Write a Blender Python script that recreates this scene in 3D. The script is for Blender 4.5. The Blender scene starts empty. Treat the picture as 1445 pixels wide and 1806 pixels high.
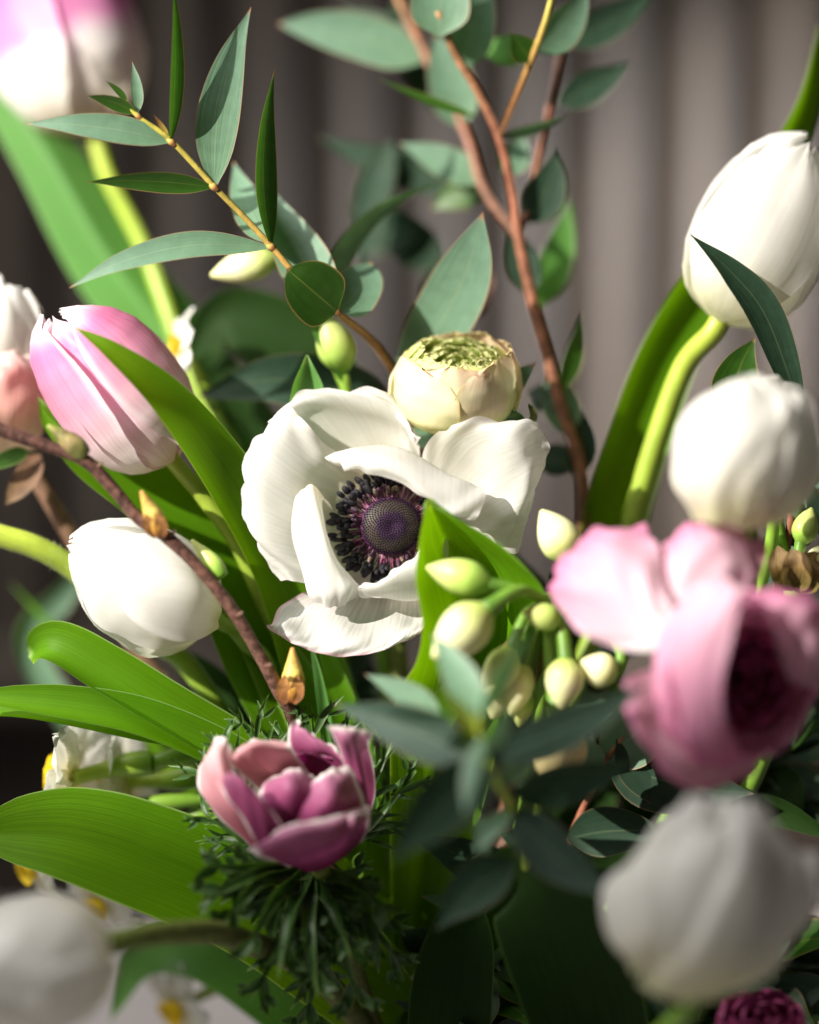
import bpy, math, random
import numpy as np
from mathutils import Vector
random.seed(7); RNG = np.random.default_rng(7)
SC = bpy.context.scene
COL = SC.collection
R = math.radians

# ------------------------------------------------------------------ camera, light, exposure
TILT = R(12); D0 = 0.75; FRAME_H = 0.29; MPP = FRAME_H / 1806      # metres per photo pixel in the focal plane
FOCUS = np.array([0, 0, 0.33])
RIGHT = np.array([1.0, 0, 0]); FWD = np.array([0, math.cos(TILT), -math.sin(TILT)]); UP = np.array([0, math.sin(TILT), math.cos(TILT)])
EYE = FOCUS - D0 * FWD
cam = bpy.data.cameras.new('camera'); cam_o = bpy.data.objects.new('camera', cam); COL.objects.link(cam_o)
cam_o.location = EYE; cam_o.rotation_euler = (math.pi / 2 - TILT, 0, 0)
cam.sensor_fit = 'VERTICAL'; cam.sensor_height = 36; cam.lens = 18 / (FRAME_H / 2 / D0)
cam.clip_start = 0.01; cam.clip_end = 50
cam.dof.use_dof = True; cam.dof.focus_distance = D0; cam.dof.aperture_fstop = 1.9; cam.dof.aperture_blades = 9
SC.camera = cam_o

def cam_dir(x, y, z): return x * RIGHT + y * UP + z * FWD
world = bpy.data.worlds.new('World'); SC.world = world; world.use_nodes = True
bg = world.node_tree.nodes['Background']; bg.inputs[0].default_value = (1.0, 0.95, 0.90, 1); bg.inputs[1].default_value = 0.05

def lamp(name, kind, loc, target, energy, color, **kw):
    l = bpy.data.lights.new(name, kind); l.energy = energy; l.color = color
    for k, v in kw.items(): setattr(l, k, v)
    o = bpy.data.objects.new(name, l); COL.objects.link(o); o.location = loc
    o.rotation_euler = (Vector(target) - Vector(loc)).to_track_quat('-Z', 'Y').to_euler()
    return o
# the beam of sunlight that comes through a window, high and to the side; its lower edge leaves the front of the bouquet in shade
Lb = cam_dir(0.70, -0.36, 0.62); Lb /= np.linalg.norm(Lb)
Vb = cam_dir(0, 0.865, 0.502); Ub = cam_dir(-0.717, -0.351, 0.606)
beam_target = FOCUS + Vb * 0.22 + Ub * 0.02
BD = 3.2
beam = lamp('window_sunbeam', 'SPOT', beam_target - Lb * BD, beam_target, 4 * math.pi * BD**2 * 8.4, (1, 0.94, 0.84),
     spot_size=2 * math.atan(0.312 / BD), spot_blend=0.05, shadow_soft_size=0.012)
lamp('window_fill', 'AREA', EYE + cam_dir(-0.62, 0.62, 0.42), FOCUS + cam_dir(0, -0.05, -0.08), 11.0, (1.0, 0.97, 0.93), shape='RECTANGLE', size=0.4, size_y=0.5)  # area lamp added as soft fill from the window side, lifts the shaded flowers
lamp('wall_fill', 'SPOT', (0.36, 0.27, 0.36), (0.10, 0.68, 0.29), 34, (0.95, 0.97, 1), spot_size=R(50), spot_blend=1.0, shadow_soft_size=0.06)  # unseen spot added behind the bouquet to brighten the right of the radiator
SC.view_settings.view_transform = 'Standard'; SC.view_settings.look = 'None'
SC.view_settings.exposure = 0; SC.view_settings.gamma = 1
SC.cycles.use_denoising = True
SC.cycles.max_bounces = 10; SC.cycles.diffuse_bounces = 5; SC.cycles.transmission_bounces = 6; SC.cycles.transparent_max_bounces = 6

# ------------------------------------------------------------------ photo pixel + depth -> place
# q-space: x, y in photo pixels, z in the same unit (depth behind the focal plane); pixels carry direction, depth is chosen per flower
CM = 1.0 / (MPP * 100)          # q units per centimetre
def W(q):
    q = np.asarray(q, float); s = q.shape
    q = q.reshape(-1, 3)
    d = D0 + q[:, 2] * MPP
    kx = (q[:, 0] - 722.5) * MPP / D0; ky = -(q[:, 1] - 903) * MPP / D0
    w = EYE + d[:, None] * (FWD + kx[:, None] * RIGHT + ky[:, None] * UP)
    return w.reshape(s)
def Q(pts):                       # (px, py, depth in cm) -> q
    a = np.array(pts, float); a[..., 2] *= CM
    return a

def spline(a, n, axis=0):
    a = np.moveaxis(np.asarray(a, float), axis, 0); m = len(a)
    if m == 1: return np.moveaxis(np.repeat(a, n, 0), 0, axis)
    p = np.concatenate([2 * a[:1] - a[1:2], a, 2 * a[-1:] - a[-2:-1]])
    t = np.linspace(0, m - 1, n); i = np.minimum(t.astype(int), m - 2); f = (t - i).reshape((-1,) + (1,) * (a.ndim - 1))
    p0, p1, p2, p3 = p[i], p[i + 1], p[i + 2], p[i + 3]
    o = 0.5 * (2 * p1 + (p2 - p0) * f + (2 * p0 - 5 * p1 + 4 * p2 - p3) * f**2 + (3 * p1 - p0 - 3 * p2 + p3) * f**3)
    return np.moveaxis(o, 0, axis)
def nrm(v): return v / (np.linalg.norm(v, axis=-1, keepdims=True) + 1e-9)

# ------------------------------------------------------------------ materials
def srgb(r, g, b): return tuple((c / 255 / 12.92 if c / 255 <= 0.04045 else ((c / 255 + 0.055) / 1.055)**2.4) for c in (r, g, b))
class NT:
    def __init__(s, name):
        s.m = bpy.data.materials.new(name); s.m.use_nodes = True; s.t = s.m.node_tree; s.t.nodes.clear()
    def n(s, k, **kw):
        x = s.t.nodes.new(k)
        for a, v in kw.items(): setattr(x, a, v)
        return x
    def l(s, a, b): s.t.links.new(a, b)
    def math(s, op, a, b=None, clamp=False):
        x = s.n('ShaderNodeMath', operation=op, use_clamp=clamp)
        for i, v in enumerate((a, b)):
            if v is None: continue
            if isinstance(v, (int, float)): x.inputs[i].default_value = v
            else: s.l(v, x.inputs[i])
        return x.outputs[0]
    def rng(s, v, a, b, c, d):
        x = s.n('ShaderNodeMapRange'); x.interpolation_type = 'SMOOTHSTEP'; s.l(v, x.inputs[0])
        for i, k in enumerate((a, b, c, d)): x.inputs[i + 1].default_value = k
        return x.outputs[0]
    def mix(s, f, a, b, kind='MIX'):
        x = s.n('ShaderNodeMix', data_type='RGBA', blend_type=kind)
        for i, v in ((0, f), (6, a), (7, b)):
            if isinstance(v, (int, float)): x.inputs[i].default_value = v
            elif isinstance(v, tuple): x.inputs[i].default_value = (*v[:3], 1)
            else: s.l(v, x.inputs[i])
        return x.outputs[2]
    def ramp(s, v, stops):
        x = s.n('ShaderNodeValToRGB'); e = x.color_ramp.elements
        e[0].position, e[0].color = stops[0][0], (*stops[0][1], 1)
        e[1].position, e[1].color = stops[-1][0], (*stops[-1][1], 1)
        for p, c in stops[1:-1]:
            k = e.new(p); k.color = (*c, 1)
        s.l(v, x.inputs[0]); return x.outputs[0]

def sheet(name, stops, edge=None, edge_w=0.12, tip=None, tip_w=0.04, vein=(40, 0.12), tr=0.4, tint=(1, 1, 1), rough=0.5, spec=0.3,
          midrib=None, bump=0.15, mottle=(120, 0.12), back=None, patch=None):
    """a thin petal or leaf: colour runs along v (base to tip), veins run along u"""
    k = NT(name); uv = k.n('ShaderNodeUVMap'); sp = k.n('ShaderNodeSeparateXYZ'); k.l(uv.outputs[0], sp.inputs[0])
    u, v = sp.outputs[0], sp.outputs[1]
    tc = k.n('ShaderNodeTexCoord')
    ns = k.n('ShaderNodeTexNoise'); ns.inputs['Scale'].default_value = mottle[0]; ns.inputs['Detail'].default_value = 3; k.l(tc.outputs['Object'], ns.inputs['Vector'])
    vv = k.math('ADD', v, k.math('MULTIPLY', k.math('SUBTRACT', ns.outputs[0], 0.5), 0.22))
    c = k.ramp(vv, stops)
    cx = k.n('ShaderNodeCombineXYZ'); k.l(k.math('MULTIPLY', u, vein[0]), cx.inputs[0]); k.l(k.math('MULTIPLY', v, 1.6), cx.inputs[1])
    vn = k.n('ShaderNodeTexNoise'); vn.inputs['Scale'].default_value = 1; vn.inputs['Detail'].default_value = 4; k.l(cx.outputs[0], vn.inputs['Vector'])
    vf = k.rng(vn.outputs[0], 0.35, 0.65, 1 - vein[1], 1 + vein[1] * 0.5)
    vc = k.n('ShaderNodeCombineColor')
    for i in range(3): k.l(vf, vc.inputs[i])
    c = k.mix(1, c, vc.outputs[0], 'MULTIPLY')
    mf = k.rng(ns.outputs[0], 0.3, 0.7, 1 - mottle[1], 1 + mottle[1] * 0.4)
    mc = k.n('ShaderNodeCombineColor')
    for i in range(3): k.l(mf, mc.inputs[i])
    c = k.mix(1, c, mc.outputs[0], 'MULTIPLY')
    if patch:                                           # blushes of another colour with a shape of their own
        pn = k.n('ShaderNodeTexNoise'); pn.inputs['Scale'].default_value = patch[1]; pn.inputs['Detail'].default_value = 2; k.l(tc.outputs['Object'], pn.inputs['Vector'])
        c = k.mix(k.rng(pn.outputs[0], patch[2], patch[2] + 0.15, 0, patch[3]), c, patch[0])
    e = k.math('MULTIPLY', k.math('ABSOLUTE', k.math('SUBTRACT', u, 0.5)), 2.0)
    if midrib: c = k.mix(k.rng(e, 0.0, midrib[1], midrib[2] if len(midrib) > 2 else 0.8, 0), c, midrib[0])
    if edge: c = k.mix(k.rng(k.math('MAXIMUM', e, k.math('ADD', v, 0)), 1 - edge_w, 1, 0, 1), c, edge)
    if tip: c = k.mix(k.rng(v, 1 - tip_w, 1, 0, 1), c, tip)
    if back:
        g = k.n('ShaderNodeNewGeometry'); c = k.mix(k.math('MULTIPLY', g.outputs['Backfacing'], back[1]), c, back[0])
    b = k.n('ShaderNodeBump'); b.inputs['Strength'].default_value = bump; b.inputs['Distance'].default_value = 0.0006
    k.l(k.math('ADD', vn.outputs[0], k.math('MULTIPLY', ns.outputs[0], 0.7)), b.inputs['Height'])
    p = k.n('ShaderNodeBsdfPrincipled'); k.l(c, p.inputs['Base Color']); p.inputs['Roughness'].default_value = rough
    p.inputs['Specular IOR Level'].default_value = spec; k.l(b.outputs[0], p.inputs['Normal'])
    t = k.n('ShaderNodeBsdfTranslucent'); k.l(k.mix(1, c, tint, 'MULTIPLY'), t.inputs[0]); k.l(b.outputs[0], t.inputs['Normal'])
    mx = k.n('ShaderNodeMixShader'); mx.inputs[0].default_value = tr; k.l(p.outputs[0], mx.inputs[1]); k.l(t.outputs[0], mx.inputs[2])
    o = k.n('ShaderNodeOutputMaterial'); k.l(mx.outputs[0], o.inputs[0])
    return k.m
def solid(name, stops, rough=0.5, spec=0.3, noise=(300, 0.3), sss=0, bump=0.3, stretch=1):
    """a thick stem, bud, bark or surface: colour runs along v"""
    k = NT(name); uv = k.n('ShaderNodeUVMap'); sp = k.n('ShaderNodeSeparateXYZ'); k.l(uv.outputs[0], sp.inputs[0])
    tc = k.n('ShaderNodeTexCoord'); ns = k.n('ShaderNodeTexNoise'); ns.inputs['Scale'].default_value = noise[0]; ns.inputs['Detail'].default_value = 4
    k.l(tc.outputs['Object'], ns.inputs['Vector'])
    v = k.math('ADD', sp.outputs[1], k.math('MULTIPLY', k.math('SUBTRACT', ns.outputs[0], 0.5), 0.12))
    c = k.ramp(v, stops)
    mf = k.rng(ns.outputs[0], 0.3, 0.7, 1 - noise[1], 1 + noise[1] * 0.5); mc = k.n('ShaderNodeCombineColor')
    for i in range(3): k.l(mf, mc.inputs[i])
    c = k.mix(1, c, mc.outputs[0], 'MULTIPLY')
    b = k.n('ShaderNodeBump'); b.inputs['Strength'].default_value = bump; b.inputs['Distance'].default_value = 0.0006; k.l(ns.outputs[0], b.inputs['Height'])
    p = k.n('ShaderNodeBsdfPrincipled'); k.l(c, p.inputs['Base Color']); p.inputs['Roughness'].default_value = rough; p.inputs['Specular IOR Level'].default_value = spec
    if sss:
        p.inputs['Subsurface Weight'].default_value = sss; p.inputs['Subsurface Radius'].default_value = (0.004, 0.004, 0.002); p.inputs['Subsurface Scale'].default_value = 1
    k.l(b.outputs[0], p.inputs['Normal'])
    o = k.n('ShaderNodeOutputMaterial'); k.l(p.outputs[0], o.inputs[0]); return k.m
def st(*a): return [(a[i], a[i + 1]) for i in range(0, len(a), 2)]

WH = (0.84, 0.83, 0.79)
M = {}
M['anemone_white'] = sheet('anemone_white_petal', st(0, (0.80, 0.74, 0.58), 0.25, (0.84, 0.82, 0.74), 0.6, WH, 1, (0.86, 0.85, 0.83)), vein=(46, 0.05), tr=0.50, mottle=(90, 0.05), bump=0.2, rough=0.55,
                           edge=(0.86, 0.80, 0.80), edge_w=0.06, patch=((0.86, 0.72, 0.72), 26, 0.60, 0.35))
M['anemone_blush'] = sheet('anemone_blush_petal', st(0, (0.80, 0.66, 0.66), 0.3, (0.85, 0.76, 0.77), 0.55, WH, 0.9, (0.86, 0.84, 0.83), 1, (0.86, 0.70, 0.72)), vein=(46, 0.16), tr=0.48, mottle=(90, 0.05), bump=0.35, rough=0.55,
                           edge=(0.84, 0.55, 0.60), edge_w=0.07)
M['tulip_white'] = sheet('white_tulip_petal', st(0, (0.80, 0.80, 0.50), 0.18, (0.84, 0.82, 0.70), 0.4, WH, 1, (0.88, 0.87, 0.84)), vein=(22, 0.03), tr=0.52, mottle=(60, 0.03), bump=0.12, rough=0.42, spec=0.4)
M['tulip_pink'] = sheet('pink_tulip_petal', st(0, (0.80, 0.76, 0.50), 0.12, (0.86, 0.80, 0.72), 0.32, (0.86, 0.66, 0.71), 0.58, (0.82, 0.38, 0.54), 0.85, (0.74, 0.22, 0.43), 1, (0.68, 0.12, 0.34)), vein=(34, 0.10), tr=0.36, bump=0.12, mottle=(60, 0.04), rough=0.42, spec=0.4,
                        edge=(0.88, 0.76, 0.80), edge_w=0.16)
M['tulip_blush'] = sheet('blush_tulip_petal', st(0, (0.80, 0.72, 0.44), 0.15, (0.84, 0.80, 0.72), 0.36, (0.84, 0.80, 0.79), 0.50, (0.70, 0.28, 0.50), 1, (0.50, 0.06, 0.28)), vein=(30, 0.06), tr=0.35, bump=0.1, mottle=(60, 0.04), rough=0.45)
M['ran_pink'] = sheet('pink_ranunculus_petal', st(0, (0.86, 0.80, 0.81), 0.18, (0.83, 0.62, 0.70), 0.65, (0.78, 0.42, 0.56), 1, (0.72, 0.24, 0.44)), vein=(40, 0.08), tr=0.42, bump=0.15, mottle=(60, 0.06), rough=0.5)
M['ran_rose'] = sheet('rose_ranunculus_petal', st(0, (0.84, 0.58, 0.68), 0.5, (0.80, 0.42, 0.56), 1, (0.70, 0.22, 0.42)), vein=(40, 0.08), tr=0.45, bump=0.15, mottle=(60, 0.06), rough=0.5)
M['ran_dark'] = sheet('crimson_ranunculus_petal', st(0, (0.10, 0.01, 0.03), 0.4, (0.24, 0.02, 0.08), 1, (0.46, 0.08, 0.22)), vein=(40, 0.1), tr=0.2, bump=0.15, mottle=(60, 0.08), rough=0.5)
M['ran_cream'] = sheet('cream_ranunculus_petal', st(0, (0.72, 0.78, 0.22), 0.35, (0.84, 0.84, 0.44), 0.72, (0.85, 0.78, 0.54), 1, (0.84, 0.58, 0.42)), vein=(26, 0.05), tr=0.32, bump=0.12, mottle=(60, 0.05), rough=0.45,
                       edge=(0.80, 0.66, 0.30), edge_w=0.05, patch=((0.86, 0.60, 0.50), 34, 0.55, 0.55))
M['ran_green'] = sheet('green_ranunculus_petal', st(0, (0.46, 0.66, 0.08), 0.5, (0.64, 0.76, 0.20), 1, (0.80, 0.84, 0.40)), vein=(20, 0.1), tr=0.4, bump=0.2, mottle=(200, 0.1), rough=0.45, edge=(0.78, 0.76, 0.36), edge_w=0.10)
M['purple'] = sheet('mauve_anemone_petal', st(0, (0.18, 0.015, 0.08), 0.45, (0.34, 0.07, 0.18), 0.8, (0.46, 0.18, 0.30), 1, (0.60, 0.36, 0.44)), vein=(36, 0.14), tr=0.30, bump=0.2, mottle=(80, 0.12), rough=0.5,
                    edge=(0.86, 0.78, 0.76), edge_w=0.16)
M['purple_salmon'] = sheet('salmon_anemone_petal', st(0, (0.56, 0.12, 0.22), 0.4, (0.66, 0.28, 0.33), 0.8, (0.72, 0.44, 0.46), 1, (0.76, 0.54, 0.56)), vein=(36, 0.10), tr=0.32, bump=0.2, mottle=(80, 0.10), rough=0.5, edge=(0.86, 0.79, 0.78), edge_w=0.14)
M['magenta'] = sheet('magenta_anemone_petal', st(0, (0.36, 0.01, 0.16), 0.6, (0.52, 0.03, 0.28), 1, (0.62, 0.12, 0.36)), vein=(40, 0.12), tr=0.35, bump=0.2, mottle=(80, 0.1), rough=0.5, edge=(0.84, 0.72, 0.76), edge_w=0.07)
M['salmon'] = sheet('salmon_petal', st(0, (0.80, 0.62, 0.40), 0.3, (0.82, 0.48, 0.40), 0.7, (0.80, 0.40, 0.38), 1, (0.84, 0.66, 0.62)), vein=(36, 0.1), tr=0.4, bump=0.2, mottle=(80, 0.06), rough=0.5)
M['narcissus'] = sheet('narcissus_petal', st(0, (0.80, 0.78, 0.42), 0.25, (0.84, 0.83, 0.72), 1, WH), vein=(24, 0.05), tr=0.42, bump=0.2, mottle=(120, 0.04), rough=0.5)
M['corona'] = sheet('narcissus_corona', st(0, (0.80, 0.60, 0.03), 1, (0.86, 0.60, 0.02)), vein=(30, 0.15), tr=0.35, bump=0.2)
LEAFT = (1.9, 1.75, 0.9)
M['tulip_leaf'] = sheet('tulip_leaf', st(0, (0.12, 0.26, 0.005), 0.5, (0.088, 0.235, 0.004), 1, (0.10, 0.25, 0.008)), vein=(70, 0.14), tr=0.40, tint=(2.3, 1.9, 0.3), rough=0.5, spec=0.14, bump=0.25, mottle=(40, 0.10), edge=(0.26, 0.42, 0.13), edge_w=0.05)
M['tulip_leaf_pale'] = sheet('pale_tulip_leaf', st(0, (0.09, 0.25, 0.03), 0.5, (0.10, 0.27, 0.055), 1, (0.12, 0.29, 0.07)), vein=(60, 0.10), tr=0.28, tint=(1.5, 1.5, 0.6), rough=0.46, spec=0.4, bump=0.2, mottle=(40, 0.10), edge=(0.28, 0.46, 0.18), edge_w=0.05)
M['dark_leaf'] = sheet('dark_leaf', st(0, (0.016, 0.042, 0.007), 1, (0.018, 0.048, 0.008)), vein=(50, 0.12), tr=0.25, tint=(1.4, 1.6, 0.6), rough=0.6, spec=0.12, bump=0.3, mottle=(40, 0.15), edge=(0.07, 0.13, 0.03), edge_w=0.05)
EB = (0.30, 0.13, 0.08)
M['euc'] = sheet('eucalyptus_leaf', st(0, (0.135, 0.245, 0.145), 0.5, (0.14, 0.25, 0.165), 1, (0.14, 0.245, 0.17)), vein=(14, 0.03), tr=0.22, tint=(1.3, 1.8, 0.6), rough=0.5, spec=0.4, bump=0.25, mottle=(260, 0.10), edge=(0.36, 0.24, 0.15), edge_w=0.07, tip=EB, tip_w=0.05, midrib=((0.26, 0.33, 0.20), 0.05, 0.5))
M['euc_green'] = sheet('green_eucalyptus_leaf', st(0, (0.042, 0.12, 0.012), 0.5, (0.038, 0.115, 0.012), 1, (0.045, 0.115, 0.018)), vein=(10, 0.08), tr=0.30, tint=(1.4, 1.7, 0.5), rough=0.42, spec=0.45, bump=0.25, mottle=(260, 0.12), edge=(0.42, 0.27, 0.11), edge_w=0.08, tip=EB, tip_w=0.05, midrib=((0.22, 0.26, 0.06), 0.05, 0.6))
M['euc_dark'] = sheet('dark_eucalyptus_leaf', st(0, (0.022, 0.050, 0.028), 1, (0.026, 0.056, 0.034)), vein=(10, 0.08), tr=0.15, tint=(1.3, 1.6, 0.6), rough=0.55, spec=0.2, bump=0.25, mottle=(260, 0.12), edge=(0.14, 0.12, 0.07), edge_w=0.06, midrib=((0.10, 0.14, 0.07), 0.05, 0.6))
M['euc_shaded'] = sheet('shaded_eucalyptus_leaf', st(0, (0.032, 0.062, 0.044), 1, (0.034, 0.065, 0.048)), vein=(10, 0.08), tr=0.15, tint=(1.3, 1.6, 0.6), rough=0.55, spec=0.2, bump=0.25, mottle=(260, 0.12), edge=(0.2, 0.16, 0.10), edge_w=0.06, midrib=((0.14, 0.20, 0.12), 0.05, 0.6))  # darker copy of the eucalyptus leaf, shade painted into its colour
M['feather'] = sheet('feathery_leaf', st(0, (0.028, 0.085, 0.014), 1, (0.045, 0.12, 0.018)), vein=(6, 0.1), tr=0.3, tint=(1.5, 1.6, 0.6), rough=0.42, spec=0.45, bump=0.2, mottle=(300, 0.15), edge=(0.20, 0.30, 0.09), edge_w=0.18)
M['spathe'] = sheet('papery_spathe', st(0, (0.28, 0.24, 0.06), 0.5, (0.30, 0.19, 0.07), 1, (0.34, 0.22, 0.11)), vein=(40, 0.4), tr=0.3, bump=0.6, mottle=(300, 0.3), rough=0.5)
M['stem_green'] = solid('green_stem', st(0, (0.24, 0.40, 0.05), 0.3, (0.20, 0.36, 0.04), 1, (0.10, 0.22, 0.03)), rough=0.4, spec=0.4, noise=(160, 0.15), bump=0.1, sss=0.25)
M['stem_yellow'] = solid('yellow_green_stem', st(0, (0.44, 0.52, 0.07), 0.4, (0.32, 0.44, 0.05), 1, (0.14, 0.26, 0.03)), rough=0.4, spec=0.4, noise=(160, 0.15), bump=0.1, sss=0.25)
M['stem_euc'] = solid('eucalyptus_stem', st(0, (0.36, 0.36, 0.05), 0.2, (0.44, 0.36, 0.07), 0.45, (0.42, 0.26, 0.07), 0.7, (0.24, 0.11, 0.04), 1, (0.12, 0.06, 0.03)), rough=0.45, noise=(400, 0.25), bump=0.4)
M['stem_red'] = solid('red_eucalyptus_stem', st(0, (0.34, 0.18, 0.08), 0.3, (0.30, 0.115, 0.07), 0.6, (0.28, 0.12, 0.07), 1, (0.10, 0.05, 0.03)), rough=0.45, noise=(300, 0.45), bump=0.4)
M['stem_hairy'] = solid('hairy_stem', st(0, (0.20, 0.28, 0.05), 0.5, (0.13, 0.15, 0.04), 1, (0.10, 0.12, 0.03)), rough=0.6, noise=(300, 0.3), bump=0.4)
M['stem_brown'] = solid('brown_flower_stem', st(0, (0.20, 0.11, 0.07), 1, (0.16, 0.10, 0.05)), rough=0.6, noise=(300, 0.3), bump=0.4)
M['bark'] = solid('twig_bark', st(0, (0.10, 0.045, 0.035), 0.5, (0.13, 0.06, 0.045), 1, (0.16, 0.09, 0.07)), rough=0.55, noise=(500, 0.6), bump=0.9)
M['twig_bud'] = solid('twig_bud', st(0, (0.34, 0.12, 0.03), 0.25, (0.60, 0.32, 0.06), 0.6, (0.72, 0.55, 0.14), 1, (0.50, 0.24, 0.06)), rough=0.45, noise=(350, 0.4), bump=0.5, sss=0.15)
M['bud_scale'] = solid('bud_scale', st(0, (0.24, 0.10, 0.04), 1, (0.40, 0.20, 0.06)), rough=0.5, noise=(400, 0.5), bump=0.5)
M['leaf_bud'] = solid('leaf_bud', st(0, (0.22, 0.26, 0.06), 0.5, (0.24, 0.18, 0.08), 1, (0.26, 0.28, 0.07)), rough=0.5, noise=(260, 0.5), bump=0.5)
M['bud'] = solid('narcissus_bud', st(0, (0.34, 0.48, 0.07), 0.3, (0.62, 0.66, 0.26), 0.65, (0.78, 0.76, 0.46), 1, (0.72, 0.72, 0.34)), rough=0.42, noise=(140, 0.10), bump=0.15, sss=0.4)
M['bud_green'] = solid('green_narcissus_bud', st(0, (0.16, 0.34, 0.03), 0.4, (0.40, 0.56, 0.12), 0.75, (0.56, 0.62, 0.22), 1, (0.50, 0.56, 0.18)), rough=0.4, noise=(140, 0.12), bump=0.15, sss=0.35)
M['bud_tan'] = solid('tan_narcissus_bud', st(0, (0.36, 0.34, 0.10), 0.4, (0.60, 0.50, 0.24), 1, (0.56, 0.46, 0.22)), rough=0.45, noise=(140, 0.12), bump=0.15, sss=0.3)
M['anther'] = solid('black_anther', st(0, (0.010, 0.009, 0.013), 1, (0.016, 0.014, 0.020)), rough=0.5, spec=0.3, noise=(2000, 0.3), bump=0.4)
M['anther_tan'] = solid('tan_anther', st(0, (0.16, 0.10, 0.10), 1, (0.24, 0.18, 0.12)), rough=0.5, noise=(2000, 0.4), bump=0.4)
M['anther_mauve'] = solid('mauve_anther', st(0, (0.06, 0.02, 0.05), 1, (0.09, 0.05, 0.08)), rough=0.5, noise=(2000, 0.4), bump=0.4)
M['filament'] = solid('pink_filament', st(0, (0.42, 0.24, 0.32), 0.5, (0.26, 0.06, 0.14), 1, (0.05, 0.015, 0.03)), rough=0.5, noise=(900, 0.4))
M['dome'] = solid('purple_dome', st(0, (0.050, 0.020, 0.060), 0.45, (0.036, 0.018, 0.044), 0.60, (0.060, 0.046, 0.040), 0.84, (0.050, 0.038, 0.034), 0.93, (0.022, 0.008, 0.028), 1, (0.07, 0.02, 0.06)), rough=0.5, spec=0.3, noise=(900, 0.35))
M['fleck'] = solid('red_fleck', st(0, (0.5, 0.02, 0.02), 1, (0.5, 0.02, 0.02)))
M['hair'] = solid('stem_hair', st(0, (0.45, 0.5, 0.3), 1, (0.6, 0.62, 0.45)), rough=0.6)

# ------------------------------------------------------------------ objects
def tag(o, label, cat, group=None):
    o['label'] = label; o['category'] = cat
    if group: o['group'] = group
    return o
def thing(name, label, cat, q, group=None):
    o = bpy.data.objects.new(name, None); COL.objects.link(o); o.location = W(Q(q)); o.empty_display_size = 0.01
    return tag(o, label, cat, group)
def mesh(name, verts, faces, mat, parent=None, uv=None, smooth=True, world_space=False):
    me = bpy.data.meshes.new(name)
    v = np.asarray(verts, float)
    if not world_space: v = W(v)
    loc = v.mean(0)
    base = np.array(parent.matrix_basis.translation) if parent and parent.parent is None else np.zeros(3)
    if parent and parent.parent is not None:
        base = np.array(parent.parent.location) + np.array(parent.location)
    me.from_pydata((v - loc).tolist(), [], faces if isinstance(faces, list) else faces.tolist())
    if uv is not None:
        ul = me.uv_layers.new(name='UVMap'); li = np.empty(len(me.loops), int); me.loops.foreach_get('vertex_index', li)
        ul.data.foreach_set('uv', np.asarray(uv, np.float32)[li].ravel())
    if smooth: me.polygons.foreach_set('use_smooth', np.ones(len(me.polygons), bool))
    me.materials.append(mat if not isinstance(mat, str) else M[mat])
    o = bpy.data.objects.new(name, me); COL.objects.link(o); o.parent = parent; o.location = loc - base
    return o
def grid_faces(nv, nu, wrap=False):
    i = np.arange(nv - 1)[:, None]; j = np.arange(nu if wrap else nu - 1)[None, :]
    j2 = (j + 1) % nu
    return np.stack([i * nu + j, i * nu + j2, (i + 1) * nu + j2, (i + 1) * nu + j], -1).reshape(-1, 4)
def grid_uv(nv, nu, v0=0, v1=1):
    return np.stack(np.broadcast_arrays(np.linspace(0, 1, nu)[None, :], np.linspace(v0, v1, nv)[:, None]), -1).reshape(-1, 2)
def wrinkle(nv, nu, amp, seed, fu=3, fv=3, edge=0):
    r = np.random.default_rng(seed); u = np.linspace(0, 1, nu)[None, :]; v = np.linspace(0, 1, nv)[:, None]; o = np.zeros((nv, nu))
    for k in range(6):
        a, b = r.uniform(0.4, fu), r.uniform(0.2, fv); o += np.sin(2 * math.pi * (a * u * r.choice([-1, 1]) + b * v) + r.uniform(0, 6.28)) / (1 + k * 0.4)
    o *= amp / 2.5
    if edge:
        e = np.maximum(np.abs(u - 0.5) * 2, v)**4
        o = o + e * edge * (np.sin(2 * math.pi * (r.uniform(2.5, 4) * u + r.uniform(1, 2.4) * v) + r.uniform(0, 6.28)) + 0.6 * np.sin(2 * math.pi * (r.uniform(5, 7) * u + 3.1 * v) + r.uniform(0, 6)))
    return o
def patch(name, rows, mat, parent, nv=34, nu=30, wr=4, seed=1, edge=5, zoff=0):
    """a petal through a net of points: rows run base to tip"""
    g = Q([[(*p,) for p in r] for r in rows]); g = spline(spline(g, nv, 0), nu, 1)
    du = np.gradient(g, axis=1); dv = np.gradient(g, axis=0); n = nrm(np.cross(du, dv))
    g = g + n * wrinkle(nv, nu, wr, seed, edge=edge)[..., None]; g[..., 2] += zoff * CM
    return mesh(name, g.reshape(-1, 3), grid_faces(nv, nu), mat, parent, grid_uv(nv, nu))

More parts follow.
